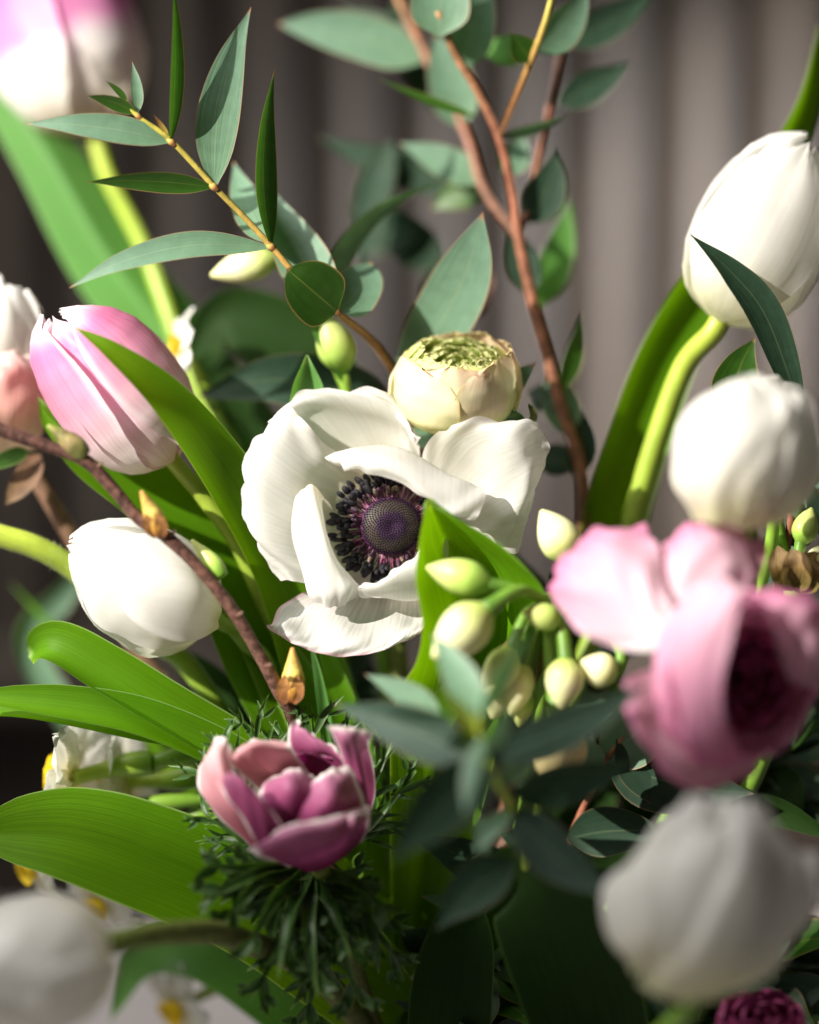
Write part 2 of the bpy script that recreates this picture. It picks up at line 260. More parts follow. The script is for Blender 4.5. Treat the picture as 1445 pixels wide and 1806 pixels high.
LANCE = [0.06, 0.55, 0.84, 0.98, 1.0, 0.93, 0.80, 0.62, 0.40, 0.18, 0.0]
TLEAF = [1, 1, .97, .92, .84, .73, .60, .45, .30, .15, 0]
OVAL = [0.06, 0.66, 0.92, 1.0, 1.0, 0.96, 0.88, 0.74, 0.55, 0.30, 0.0]
ROUND = [0.10, 0.70, 0.93, 1.0, 1.0, 0.97, 0.92, 0.82, 0.66, 0.40, 0.0]
BLADE = [1.0, 1.0, 1.0, 0.99, 0.97, 0.93, 0.86, 0.74, 0.56, 0.32, 0.0]
STRAP = [0.8, 0.9, 1, 1, 1, 1, 0.98, 0.94, 0.84, 0.6, 0.12]
def ribbon_geo(pts, width, roll=0, cup=0.15, shape=LANCE, nv=26, nu=9, wave=0, seed=0, sharp=False):
    c = spline(Q(pts), nv); T = nrm(np.gradient(c, axis=0)); Z = np.array([0, 0, 1.0])
    s0 = nrm(np.cross(T, Z)); n0 = nrm(np.cross(T, s0)); n0 = np.where(n0[:, 2:3] > 0, -n0, n0)
    ro = spline(np.atleast_1d(np.asarray(roll, float)), nv) * math.pi / 180; ro = ro[:, None]
    side = np.cos(ro) * s0 + np.sin(ro) * n0; nor = np.cos(ro) * n0 - np.sin(ro) * s0
    w = np.interp(np.linspace(0, 1, nv), np.linspace(0, 1, len(shape)), shape) * width / 2
    w = np.convolve(np.pad(w, 1, mode='edge'), [0.2, 0.6, 0.2], 'valid'); w[-1] = shape[-1] * width / 2
    w = np.maximum(w, 0.4)
    u = np.linspace(-1, 1, nu)
    prof = np.abs(u) if sharp else u**2
    h = cup * w[:, None] * prof[None]
    g = c[:, None] + side[:, None] * (w[:, None] * u[None])[..., None] + nor[:, None] * h[..., None]
    if wave:
        g = g + nor[:, None] * (wrinkle(nv, nu, wave, seed, 1.2, 2.5) * np.minimum(1, w / (width * 0.3 + 1e-6))[:, None])[..., None]
    return g.reshape(-1, 3), grid_faces(nv, nu), grid_uv(nv, nu)
def ribbon(name, parent, mat, pts, width, **kw):
    v, f, uv = ribbon_geo(pts, width, **kw)
    return mesh(name, v, f, mat, parent, uv)
def tube_geo(pts, radii, n=10, nv=40, knob=0, seed=0):
    c = spline(Q(pts), nv); T = nrm(np.gradient(c, axis=0))
    r = spline(np.asarray(radii, float), nv) if len(np.atleast_1d(radii)) > 1 else np.full(nv, float(np.atleast_1d(radii)[0]))
    r = np.maximum(r, 0.05)
    a = np.array([0.13, 0.21, 0.97]); s = nrm(np.cross(T, a)); b = np.cross(T, s)
    th = np.linspace(0, 2 * math.pi, n, endpoint=False)
    rr = r[:, None] * np.ones(n)
    if knob:
        rg = np.random.default_rng(seed); rr = rr * (1 + knob * (rg.random((nv, n)) - 0.5))
    g = c[:, None] + rr[..., None] * (np.cos(th)[None, :, None] * s[:, None] + np.sin(th)[None, :, None] * b[:, None])
    f = grid_faces(nv, n, True).tolist() + [list(range(n))[::-1], [(nv - 1) * n + i for i in range(n)]]
    uv = np.stack(np.broadcast_arrays(np.linspace(0, 1, n)[None], np.linspace(0, 1, nv)[:, None]), -1).reshape(-1, 2)
    return g.reshape(-1, 3), f, uv
def tube(name, parent, mat, pts, radii, **kw):
    v, f, uv = tube_geo(pts, radii, **kw)
    return mesh(name, v, f, mat, parent, uv)
def euc_leaf(parent, a, b, w, mat='euc', bend=0, roll=0, cup=0.18, shape=LANCE, zb=0, stalk=0.0, **kw):
    """a eucalyptus leaf from its foot a to its tip b, bowed sideways by bend px and in depth by zb cm"""
    a = np.array(a, float); b = np.array(b, float); d = b - a; L = math.hypot(d[0], d[1]) + 1e-6; s = np.array([-d[1] / L, d[0] / L, 0]) * bend
    pts = [a, a + d * 0.33 + s * 0.9 + [0, 0, zb * 0.8], a + d * 0.68 + s * 0.85 + [0, 0, zb], b]
    return ribbon('leaf', parent, mat, pts, w, roll=roll, cup=cup, shape=shape, **kw)

PROF = ([0, .03, .08, .16, .28, .42, .58, .72, .84, .92, .97, 1.0], [.16, .42, .64, .82, .96, 1.0, .97, .88, .71, .51, .32, .13])
PW = ([0, .08, .2, .4, .6, .75, .86, .93, .97, 1.0], [.35, .62, .86, 1.0, 1.03, 1.02, .95, .80, .58, .10])
def frame_of(axis, spin=0):
    A = nrm(np.asarray(axis, float)); h = np.array([0, 0, 1.0]) if abs(A[2]) < 0.9 else np.array([1.0, 0, 0])
    X = nrm(np.cross(h, A)); Y = np.cross(A, X); return A, X, Y
def cup_petal(parent, base, A, X, Y, az, Rr, L, half, mat, rs=1.0, prof=PROF, pw=PW, tuck=0.0, open_=0.0, wr=2, seed=0, nv=26, nu=17, edge=2, lift=0, groove=0.02, name='petal', tipflare=0, v0=0.0, flare=0.0):
    t = np.linspace(0, 1, nv)[:, None]; u = np.linspace(-1, 1, nu)[None, :]
    tt = v0 + t * (1 - v0)
    r = np.interp(tt, *prof) * Rr * rs; r = r + open_ * Rr * tt**2 + tipflare * Rr * np.clip(tt - 0.8, 0, 1)**2 * 25
    w = np.interp(t, *pw) * half
    ang = az + u * w
    r = r * (1 + tuck * u * np.minimum(1, tt * 3)) - groove * Rr * np.exp(-(u / 0.12)**2) * np.sin(np.pi * tt)
    r = r + flare * Rr * np.abs(u)**5 * np.sin(np.pi * np.clip(tt, 0, 1))**0.7
    r = r + wrinkle(nv, nu, wr, seed, edge=edge) * np.minimum(1, tt * 2)
    z = L * (tt + lift) - 0.05 * L * (u**2) * tt**3
    g = np.asarray(base) + z[..., None] * A + (r * np.cos(ang))[..., None] * X + (r * np.sin(ang))[..., None] * Y
    return mesh(name, g.reshape(-1, 3), grid_faces(nv, nu), mat, parent, grid_uv(nv, nu))
def tulip_head(t, base, tip, Rr, mat, spin=0, half=66, seed=0, inner=None, open_=0.0, outer_open=0.03, lens=None):
    b = Q([base])[0]; e = Q([tip])[0]; L = np.linalg.norm(e - b); A, X, Y = frame_of(e - b)
    rg = np.random.default_rng(seed)
    for k in range(3):
        cup_petal(t, b, A, X, Y, R(spin + 60 + 120 * k + rg.uniform(-8, 8)), Rr, L * (0.97 + rg.uniform(-.03, .03)), R(half * 0.95), inner or mat, rs=0.86, flare=.03, tuck=rg.uniform(-.05, .05), open_=open_, seed=seed * 7 + k, wr=Rr * 0.015, edge=Rr * 0.02)
    for k in range(3):
        ln = (lens[k] if lens else 0.95 + rg.uniform(-.04, .04))
        cup_petal(t, b, A, X, Y, R(spin + 120 * k + rg.uniform(-6, 6)), Rr, L * ln, R(half * rg.uniform(.86, .98)), mat, rs=1.0, flare=.07, tuck=rg.uniform(-.05, .07), open_=open_ + outer_open, seed=seed * 7 + 3 + k, wr=Rr * 0.02, edge=Rr * 0.025)

def vase_end(i):   # where a stem reaches the mouth and foot of the vase, below the picture
    r = np.random.default_rng(100 + i); return [(722 + r.uniform(-95, 95), 2110, 4 + r.uniform(-1.6, 1.6)), (722 + r.uniform(-60, 60), 2420, 7.5 + r.uniform(-1, 1))]
NS = [0]
def stem(t, mat, pts, r, name='stem', **kw):
    NS[0] += 1
    p = list(pts) + vase_end(NS[0]); return tube(name, t, mat, p, r, nv=60, **kw)

# ------------------------------------------------------------------ setting: table, wall
def box(name, lo, hi, mat, parent=None, bevel=0):
    lo, hi = np.array(lo, float), np.array(hi, float)
    v = np.array([[(lo, hi)[(i >> k) & 1][k] for k in range(3)] for i in range(8)])
    f = [[0, 2, 3, 1], [4, 5, 7, 6], [0, 1, 5, 4], [2, 6, 7, 3], [0, 4, 6, 2], [1, 3, 7, 5]]
    o = mesh(name, v, f, mat, parent, uv=np.zeros((8, 2)), smooth=False, world_space=True)
    if bevel:
        m = o.modifiers.new('bevel', 'BEVEL'); m.width = bevel; m.segments = 4
    return o
M['table'] = solid('pale_table', st(0, (0.74, 0.69, 0.68), 1, (0.74, 0.69, 0.68)), rough=0.45, noise=(14, 0.15), bump=0.1)
M['wall'] = solid('warm_grey_wall', st(0, (0.07, 0.056, 0.048), 1, (0.07, 0.056, 0.048)), rough=0.7, noise=(8, 0.1), bump=0.1)
M['shade_brown'] = solid('shade_panel_brown', st(0, (0.05, 0.036, 0.03), 1, (0.05, 0.036, 0.03)), rough=0.6, noise=(20, 0.3))
M['radiator'] = solid('grey_radiator_paint', st(0, (0.088, 0.070, 0.058), 1, (0.088, 0.070, 0.058)), rough=0.45, noise=(30, 0.08), bump=0.05)
M['vase'] = solid('stoneware', st(0, (0.30, 0.28, 0.26), 1, (0.30, 0.28, 0.26)), rough=0.5, noise=(60, 0.2))
for n, lo, hi, m in (('table', (-0.8, -0.45, -0.03), (0.8, 0.55, 0), 'table'), ('wall', (-1.4, 0.74, -0.6), (1.4, 0.80, 1.6), 'wall')):
    o = box(n, lo, hi, m, bevel=0.003); o['kind'] = 'structure'
sk = box('shade_panel', (-1.4, 0.725, -0.6), (1.4, 0.738, 0.085), 'shade_brown'); sk['kind'] = 'structure'  # dark strip put in for the shadowed wall under the radiator
rad = thing('radiator', 'grey column radiator with dark gaps standing against the wall behind the bouquet', 'radiator', (722, 900, 64))
rad.location = (0, 0.69, 0.085)
PITCH = 0.046
for i in range(-9, 10):
    x = i * PITCH + 0.016
    for y in (0.668, 0.702):
        n = 14; th = np.linspace(0, 2 * math.pi, n, endpoint=False); zz = np.array([0.10, 0.115, 0.13, 0.50, 0.56, 0.575, 0.585]); rr = np.array([0.016, 0.0155, 0.0125, 0.0125, 0.0155, 0.021, 0.022])
        v = np.array([[x + r_ * math.cos(a), y + 0.8 * r_ * math.sin(a), z] for z, r_ in zip(zz, rr) for a in th])
        mesh('column', v, grid_faces(len(zz), n, True), 'radiator', rad, np.zeros((len(v), 2)), world_space=True)
box('top_rail', (-0.46, 0.645, 0.575), (0.46, 0.722, 0.64), 'radiator', rad, bevel=0.012)
box('bottom_rail', (-0.46, 0.645, 0.085), (0.46, 0.722, 0.115), 'radiator', rad, bevel=0.01)
# the vase stands below the picture and holds the stems
mouth = W(Q([(722, 2110, 4)])[0]); vz = float(mouth[2])
n = 40; th = np.linspace(0, 2 * math.pi, n, endpoint=False)
pr = [(0.045, 0.0), (0.058, 0.01), (0.066, vz * .35), (0.058, vz * .75), (0.05, vz * .92), (0.053, vz), (0.050, vz), (0.046, vz * .92), (0.054, vz * .7), (0.058, vz * .35), (0.04, 0.012)]
v = np.array([[mouth[0] + r_ * math.cos(a), mouth[1] + r_ * math.sin(a), z + 0.0005] for r_, z in pr for a in th])
f = grid_faces(len(pr), n, True).tolist() + [list(range(n))[::-1], [(len(pr) - 1) * n + i for i in range(n)]]
tag(mesh('vase', v, f, 'vase', None, np.zeros((len(v), 2)), world_space=True), 'grey stoneware vase holding the bouquet stems on the table', 'vase')

# ------------------------------------------------------------------ white anemone
t = thing('anemone', 'large white anemone with black stamens around a purple dome', 'flower', (690, 925, 1.6))
patch('petal', [[(620, 865, 1.4), (650, 842, 1.4), (690, 835, 1.4), (715, 838, 1.4), (735, 850, 1.4)],
                [(560, 800, 1.15), (600, 775, 1.25), (660, 762, 1.3), (705, 775, 1.25), (738, 800, 1.1)],
                [(505, 755, .8), (560, 730, .95), (635, 722, 1.0), (700, 738, .95), (742, 785, .9)],
                [(480, 748, .6), (535, 705, .65), (615, 698, .75), (690, 712, .75), (737, 775, .75)],
                [(476, 748, .8), (520, 696, .8), (600, 687, .9), (678, 694, .9), (731, 768, .9)]], 'anemone_white', t, 44, 44, 4, 11, 7)
patch('petal', [[(645, 850, 1.3), (622, 880, 1.3), (612, 925, 1.3), (618, 970, 1.3), (642, 1008, 1.3)],
                [(605, 805, .9), (582, 860, .85), (572, 920, .8), (580, 975, .8), (605, 1022, .8)],
                [(570, 780, .45), (540, 842, .25), (522, 900, .2), (528, 965, .2), (562, 1030, .4)],
                [(535, 742, .25), (485, 800, .0), (468, 870, -.05), (478, 950, .0), (522, 1026, .2)],
                [(522, 726, .45), (458, 772, .2), (433, 850, .2), (447, 938, .2), (505, 1022, .35)],
                [(515, 722, .7), (450, 775, .5), (428, 850, .55), (443, 943, .5), (497, 1019, .6)]], 'anemone_white', t, 44, 44, 4, 23, 6)
patch('petal', [[(745, 850, 1.5), (760, 880, 1.6), (770, 920, 1.6), (772, 960, 1.5)],
                [(743, 806, 1.0), (800, 848, 1.0), (832, 910, 1.0), (825, 960, .9)],
                [(768, 766, .2), (845, 798, 0), (880, 880, 0.1), (865, 962, .3)],
                [(825, 742, -.2), (900, 772, -.4), (930, 852, -.3), (888, 974, .1)],
                [(885, 738, .2), (942, 752, .1), (950, 842, .2), (905, 968, .4)],
                [(925, 744, .5), (967, 768, .4), (948, 850, .5), (903, 962, .6)]], 'anemone_white', t, 44, 44, 4, 35, 6)
patch('petal', [[(600, 1000, 1.5), (640, 1010, 1.5), (690, 1010, 1.5), (740, 990, 1.5)],
                [(545, 1045, 1.1), (620, 1045, 1.1), (690, 1040, 1.0), (752, 1040, 1.0)],
                [(496, 1068, .5), (590, 1085, .4), (680, 1090, .3), (760, 1085, .4)],
                [(480, 1098, -.1), (565, 1128, -.3), (668, 1134, -.4), (745, 1112, -.1)],
                [(470, 1104, -.2), (548, 1149, -.4), (650, 1154, -.5), (733, 1122, -.2)]], 'anemone_blush', t, 40, 44, 4, 47, 5)
patch('petal', [[(548, 885, .7), (560, 872, .7), (575, 880, .8), (590, 900, 1.0)],
                [(524, 872, .1), (540, 858, -.2), (556, 862, -.4), (568, 882, -.2)],
                [(514, 905, .05), (540, 898, -.5), (563, 908, -.65), (577, 930, -.2)],
                [(520, 955, .05), (550, 948, -.6), (577, 962, -.75), (594, 988, -.2)],
                [(530, 1005, .1), (565, 1002, -.6), (597, 1012, -.7), (622, 1023, -.2)],
                [(545, 1045, -.1), (575, 1048, -.7), (609, 1044, -.7), (634, 1031, -.3)],
                [(558, 1064, -.1), (580, 1071, -.4), (606, 1068, -.4), (629, 1052, -.3)]], 'anemone_white', t, 44, 30, 3, 59, 2)
patch('petal', [[(640, 850, 1.5), (690, 836, 1.6), (745, 852, 1.5), (785, 880, 1.3), (820, 905, 1.0)],
                [(580, 812, .5), (640, 796, .7), (715, 802, .7), (790, 845, .4), (845, 868, .2)],
                [(574, 806, -.2), (632, 787, -.2), (712, 794, -.3), (792, 838, -.4), (856, 858, -.4)],
                [(584, 812, -.7), (642, 800, -.9), (715, 815, -1.0), (792, 862, -1.1), (854, 884, -.9)],
                [(602, 822, -.8), (652, 822, -1.1), (718, 845, -1.2), (792, 894, -1.2), (846, 906, -1.0)],
                [(612, 829, -.6), (668, 838, -.9), (738, 869, -1.0), (792, 908, -1.1), (838, 916, -.9)]], 'anemone_white', t, 40, 50, 3, 61, 3)
patch('petal', [[(655, 1010, 1.4), (690, 1005, 1.4), (740, 985, 1.3), (780, 960, 1.2)],
                [(640, 1052, .4), (682, 1056, .3), (735, 1056, .2), (790, 1042, .3)],
                [(632, 1046, -.4), (680, 1044, -.6), (735, 1026, -.7), (790, 1000, -.5)],
                [(633, 1037, -.6), (680, 1024, -.9), (735, 988, -.9), (790, 948, -.6)],
                [(640, 1033, -.4), (690, 1012, -.6), (738, 972, -.6), (785, 930, -.4)]], 'anemone_white', t, 34, 34, 3, 73, 3)
nr, na = 8, 40; vs = []; uvs = []
for i in range(nr + 1):
    for j in range(na):
        rr_ = 4 + 92 * i / nr; an = 2 * math.pi * j / na; vs.append(Q([(690 + rr_ * math.cos(an), 926 + rr_ * math.sin(an) * 1.04, 2.0 - 0.75 * (i / nr)**2)])[0]); uvs.append((j / na, 0.35 * i / nr))
mesh('cup', vs, grid_faces(nr + 1, na, True), 'anemone_white', t, uvs)
DC = Q([(690, 928, 0.55)])[0]; DA, DX, DY = frame_of((0.06, 0.0, -1))
def dome_pt(rad, ang, h=0.0, Rd=50):
    z = 30 * math.sqrt(max(0, 1 - (rad / (Rd * 1.08))**2)) - 5 * math.exp(-(rad / 12)**2)
    return DC + DX * rad * math.cos(ang) + DY * rad * math.sin(ang) * 1.06 + DA * (z + h)
nr, na = 18, 48; vs = []; uvs = []
for i in range(nr + 1):
    for j in range(na):
        rr_ = 51 * (i / nr)**0.8; vs.append(dome_pt(rr_, 2 * math.pi * j / na)); uvs.append((j / na, rr_ / 51))
for j in range(na): vs.append(dome_pt(53, 2 * math.pi * j / na, -45)); uvs.append((j / na, 1))
dome = mesh('dome', vs, grid_faces(nr + 2, na, True), 'dome', t, uvs)
vs, fs, uvs = [], [], []
NSEED = 460
for i in range(NSEED):
    rr_ = 50.5 * math.sqrt((i + 0.5) / NSEED); an = i * 2.399963; b = len(vs); s = 1.9
    c0 = dome_pt(rr_, an, 0); tp = dome_pt(rr_, an, 3.6 + (1.6 if rr_ > 45 else 0))
    for k in range(5):
        a = k * 2 * math.pi / 5; vs.append(c0 + (DX * math.cos(a) + DY * math.sin(a)) * s); uvs.append((0, rr_ / 51))
    vs.append(tp); uvs.append((0, rr_ / 51)); fs += [[b + k, b + (k + 1) % 5, b + 5] for k in range(5)]
sd = mesh('seed_bumps', vs, fs, 'dome', dome, uvs, smooth=False); sd['kind'] = 'stuff'
# filaments and anthers
vs, fs, uvs = [], [], []
def add_geo(g):
    b = len(vs); vs.extend(g[0]); fs.extend([[i + b for i in f] for f in g[1]]); uvs.extend(g[2])
def qtube(p0, p1, r0, r1, n=5):
    T = nrm(p1 - p0); s = nrm(np.cross(T, np.array([0.3, 0.2, 0.9]))); b = np.cross(T, s); g = []
    for p, r_ in ((p0, r0), ((p0 + p1) / 2 + np.array([0, 0, -1.5]), (r0 + r1) / 2), (p1, r1)):
        g += [p + r_ * (math.cos(a) * s + math.sin(a) * b) for a in np.linspace(0, 2 * math.pi, n, endpoint=False)]
    return g, grid_faces(3, n, True).tolist(), [(0, k) for k in (0, .5, 1) for _ in range(n)]
ell = None
def anther(pos, axis, L, w, mat):
    global ell
    if ell is None:
        bm_v = []; nn, mm = 8, 9
        for i in range(mm):
            ph = math.pi * i / (mm - 1)
            for j in range(nn):
                a = 2 * math.pi * j / nn; rr_ = math.sin(ph)**0.75 * (1 - 0.14 * abs(math.cos(a))**6)
                bm_v.append((rr_ * math.cos(a), rr_ * math.sin(a), math.cos(ph)))
        me = {}
        for k in ('anther', 'anther_tan', 'anther_mauve'):
            m_ = bpy.data.meshes.new('anther'); m_.from_pydata(bm_v, [], grid_faces(mm, nn, True).tolist()); m_.materials.append(M[k])
            m_.uv_layers.new(name='UVMap'); m_.polygons.foreach_set('use_smooth', np.ones(len(m_.polygons), bool)); me[k] = m_
        ell = me
    o = bpy.data.objects.new('anther', ell[mat]); COL.objects.link(o); o.parent = t
    w0 = W(pos); w1 = W(pos + nrm(axis) * 10); d = Vector(w1 - w0).normalized()
    o.location = Vector(w0) - t.location; o.rotation_mode = 'QUATERNION'; o.rotation_quaternion = d.to_track_quat('Z', 'Y')
    o.scale = (w * MPP, w * 0.85 * MPP, L * MPP)
def ring_pt(rad, ang, h): return DC + DX * rad * math.cos(ang) + DY * rad * math.sin(ang) * 1.04 + DA * h
for i in range(250):
    an = random.uniform(0, 2 * math.pi); add_geo(qtube(ring_pt(49, an, random.uniform(-6, 4)), ring_pt(random.uniform(62, 84), an + random.uniform(-.08, .08), random.uniform(-12, 14)), 0.9, 0.8))
for i in range(200):
    an = i * 2.399963 + random.uniform(-.1, .1); lay = i % 3
    rad_ = (97, 87, 78)[lay] + random.uniform(-6, 5); h = (-14, 0, 8)[lay] + random.uniform(-6, 6)
    p = ring_pt(rad_, an, h); foot = ring_pt(50, an, -10); add_geo(qtube(foot, p, 0.9, 0.8))
    ax = nrm(p - foot) + DA * random.uniform(-.1, .7) + RNG.normal(0, .22, 3)
    anther(p, ax, random.uniform(9, 11.5), random.uniform(5.4, 7.0), 'anther')
for i in range(34):
    an = random.uniform(0, 2 * math.pi); p = ring_pt(random.uniform(60, 70), an, random.uniform(8, 16)); foot = ring_pt(50, an, -4); add_geo(qtube(foot, p, 0.9, 0.8))
    anther(p, nrm(p - foot) + RNG.normal(0, .2, 3), random.uniform(7, 9), random.uniform(3.6, 4.8), random.choice(['anther_tan', 'anther_mauve', 'anther_mauve']))
fl = mesh('filaments', vs, fs, 'filament', t, uvs); fl['kind'] = 'stuff'
tube('fleck', t, 'fleck', [(569, 914, .9), (576, 920, .95), (584, 928, 1.0)], [0.8, 1.6, 0.5], n=5, nv=6)
stem(t, 'stem_hairy', [(690, 935, 2.0), (700, 1050, 3.2), (715, 1300, 4)], [13, 15, 16, 17, 17])
# ------------------------------------------------------------------ cream and green ranunculus
t = thing('ranunculus', 'cream ranunculus bud with a green ruffled heart, above the white anemone', 'flower', (805, 745, 0.6))
RB = Q([(802, 752, 1.9)])[0]; RA, RX, RY = frame_of((0.02, -0.90, -0.44))
BOWL = ([0, .05, .15, .3, .5, .7, .85, 1.0], [.20, .52, .78, .95, 1.0, .97, .90, .80])
BPW = ([0, .15, .4, .7, .88, .96, 1.0], [.45, .8, 1.0, .98, .82, .6, .30])
for az, rs, L, hf, sd_ in ((88, 1.0, 140, 64, 1), (215, .97, 150, 60, 2), (330, .97, 160, 62, 3), (150, 1.01, 128, 44, 4), (20, 1.04, 150, 40, 5), (268, .93, 160, 55, 6), (55, .94, 150, 52, 8), (125, .92, 140, 50, 9)):
    cup_petal(t, RB, RA, RX, RY, R(az), 116, L, R(hf), 'ran_cream', rs=rs, prof=BOWL, pw=BPW, seed=sd_ + 40, wr=2.0, edge=2.4, groove=0.0, tuck=0.02)
rg = np.random.default_rng(5)
for ring, (rad, n_, top, ln) in enumerate(((100, 9, 146, 60), (90, 10, 145, 60), (79, 9, 142, 56), (67, 9, 139, 52), (56, 8, 135, 48), (45, 7, 131, 44), (34, 6, 127, 40), (23, 5, 123, 34), (12, 4, 119, 26), (5, 3, 117, 20))):
    for k in range(n_):
        az = R(360 / n_ * k + ring * 27 + rg.uniform(-9, 9)); tp = top + rg.uniform(-7, 7)
        cup_petal(t, RB + RA * (tp - ln) , RA, RX, RY, az, rad, ln, R(190 / n_ + 16), 'ran_green', prof=([0, .4, .7, 1], [1.0, 1.0, .90, .66]), pw=([0, .5, .8, .93, 1], [.9, 1, .9, .65, .2]), seed=200 + ring * 20 + k, wr=3, edge=3.5, nv=10, nu=11, groove=0.05, name='heart_petal')
# sepals under the bowl and the curled one
ribbon('sepal', t, 'feather', [(800, 752, 1.6), (860, 742, 1.2), (905, 735, 1.0), (930, 745, 1.0)], 40, shape=OVAL, roll=30)
ribbon('sepal', t, 'stem_hairy', [(880, 740, 1.4), (920, 748, 1.0), (938, 735, .8), (932, 712, .8)], 22, shape=STRAP, roll=50, cup=.4)
ribbon('sepal', t, 'feather', [(790, 752, 2.0), (740, 745, 2), (690, 715, 1.8), (652, 682, 1.6)], 26, shape=OVAL, roll=40)
stem(t, 'stem_green', [(803, 750, 2.2), (800, 850, 3.2), (790, 1050, 4), (750, 1400, 4.5)], [10, 13, 14, 15, 15, 15])

# ------------------------------------------------------------------ tulips
def tulip(label, base, tip, Rr, mat, path, sr=(13, 14, 15, 16), smat='stem_green', **kw):
    t = thing('tulip', label, 'flower', base)
    tulip_head(t, base, tip, Rr, mat, **kw)
    b = np.array(base, float); d = np.array(tip, float) - b; inn = b + d * 0.05
    stem(t, smat, [tuple(inn), tuple(b - d * 0.06)] + path, sr)
    return t
def tleaf(t, pts, w, mat='tulip_leaf', **kw):
    kw.setdefault('shape', BLADE); kw.setdefault('cup', 0.3); kw.setdefault('nv', 40); kw.setdefault('nu', 13)
    return ribbon('leaf', t, mat, pts, w, **kw)

tA = tulip('pink and white closed tulip with a green leaf tip lying across it', (305, 812, 1.2), (84, 542, .6), 116, 'tulip_pink',
      [(370, 890, 1.5), (440, 1000, 2), (520, 1250, 3)], (15, 15, 16, 16, 16), smat='stem_yellow', spin=205, half=62, seed=3, lens=(1.0, .96, .9))
tleaf(tA, [(560, 1250, 3.0), (496, 1020, 2.0), (404, 850, .9), (296, 706, -1.0), (200, 622, -1.6), (130, 576, -1.5)], 122, roll=(28, 26, 22, 18, 18, 25), cup=.35, shape=TLEAF)
tleaf(tA, [(600, 1400, 3), (510, 1150, 2.6), (390, 960, 2.4), (240, 860, 2.2), (140, 790, 2.0), (68, 702, 1.8)], 165, roll=(10, 10, 25, 35, 30, 20), cup=.25, wave=5, seed=3)
tB = tulip('white tulip lying closed behind the brown budding twig', (378, 1092, 1.0), (116, 962, .4), 108, 'tulip_white',
      [(430, 1130, 1.6), (520, 1280, 2.6)], (13, 14, 15, 15), spin=262, half=60, seed=8, lens=(.98, 1.0, .92))
patch('petal', [[(388, 1040, .3), (391, 1075, -.2), (384, 1110, .3)], [(345, 965, -.5), (352, 1050, -1.4), (346, 1130, -.8)], [(265, 940, -.6), (276, 1035, -1.7), (286, 1124, -1.3)],
                [(204, 948, -.6), (212, 1010, -1.5), (228, 1087, -1.4)], [(180, 968, -.6), (176, 986, -.9), (181, 1007, -1.0)]], 'tulip_white', tB, 30, 26, 2, 4, 2)
tleaf(tB, [(640, 1500, 3), (560, 1330, 2.6), (480, 1200, 2.4), (400, 1060, 2.6), (340, 930, 3.0)], 150, roll=(0, 5, 10, 15, 20), cup=.2, wave=5)
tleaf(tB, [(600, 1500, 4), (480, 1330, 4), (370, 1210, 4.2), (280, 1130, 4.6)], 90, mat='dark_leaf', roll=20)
tC = tulip('tall white tulip with a dark narrow leaf crossing its cup', (1268, 566, 2.2), (1436, 240, 2.0), 123, 'tulip_white',
      [(1205, 650, 2.8), (1150, 800, 3.2), (1090, 1000, 3.6), (950, 1400, 4)], (18, 20, 20, 19, 17, 16), smat='stem_yellow', spin=150, half=64, seed=12, lens=(1.0, .97, .93))
tleaf(tC, [(1020, 1300, 5), (1060, 1000, 4.8), (1120, 780, 4.6), (1190, 590, 4.4), (1330, 360, 4.6), (1415, 190, 4.8), (1445, 40, 5)], 118, roll=(15, 15, 15, 20, 35, 45, 50), cup=.4, mat='tulip_leaf')
tD = tulip('white tulip standing over the pink ranunculus', (1318, 932, -4.6), (1306, 655, -5.4), 126, 'tulip_white',
      [(1325, 1000, -2.6), (1290, 1180, 2.5), (1180, 1380, 4.8), (1000, 1600, 4.6)], (14, 15, 15, 15, 15, 15), spin=200, half=56, seed=21, outer_open=.08, lens=(.93, 1.0, .97))
patch('petal', [[(1225, 920, -5.2), (1260, 922, -6.2), (1300, 912, -6.3)], [(1184, 850, -5.2), (1250, 852, -6.9), (1336, 842, -7.1)], [(1192, 780, -5.2), (1270, 770, -7.2), (1370, 772, -7.2)], [(1230, 715, -5.2), (1290, 698, -6.7), (1386, 716, -6.7)], [(1275, 682, -5.2), (1320, 668, -5.8), (1378, 684, -5.9)]], 'tulip_white', tD, 30, 26, 3, 6, 4)
patch('petal', [[(1298, 918, -5.6), (1340, 934, -5.8), (1368, 915, -5.2)], [(1318, 862, -6.3), (1380, 874, -6.6), (1420, 860, -5.2)], [(1340, 790, -6.5), (1402, 792, -6.8), (1442, 800, -5.0)], [(1368, 722, -6.2), (1412, 716, -6.3), (1438, 728, -5.0)], [(1380, 690, -5.8), (1406, 688, -5.8), (1426, 704, -5.2)]], 'tulip_white', tD, 30, 24, 3, 9, 4)
tE = tulip('large white tulip in shade above the leaning bottom leaf', (1225, 1752, -8.2), (1280, 1425, -8.4), 138, 'tulip_white',
      [(1205, 1790, -8), (1090, 1880, -4)], (17, 18, 18, 18), spin=40, half=52, seed=33, open_=.10, outer_open=.14, lens=(.92, 1.0, .96))
patch('petal', [[(1120, 1715, -7.8), (1150, 1712, -8.8), (1180, 1690, -9.2)], [(1078, 1668, -7.8), (1120, 1662, -9.4), (1172, 1655, -9.9)], [(1064, 1580, -7.9), (1122, 1570, -9.8), (1206, 1588, -10.2)], [(1108, 1516, -8.2), (1165, 1498, -9.7), (1240, 1490, -9.9)], [(1190, 1432, -8.8), (1232, 1402, -9.3), (1262, 1412, -9.3)]], 'tulip_white', tE, 30, 26, 4, 16, 5)
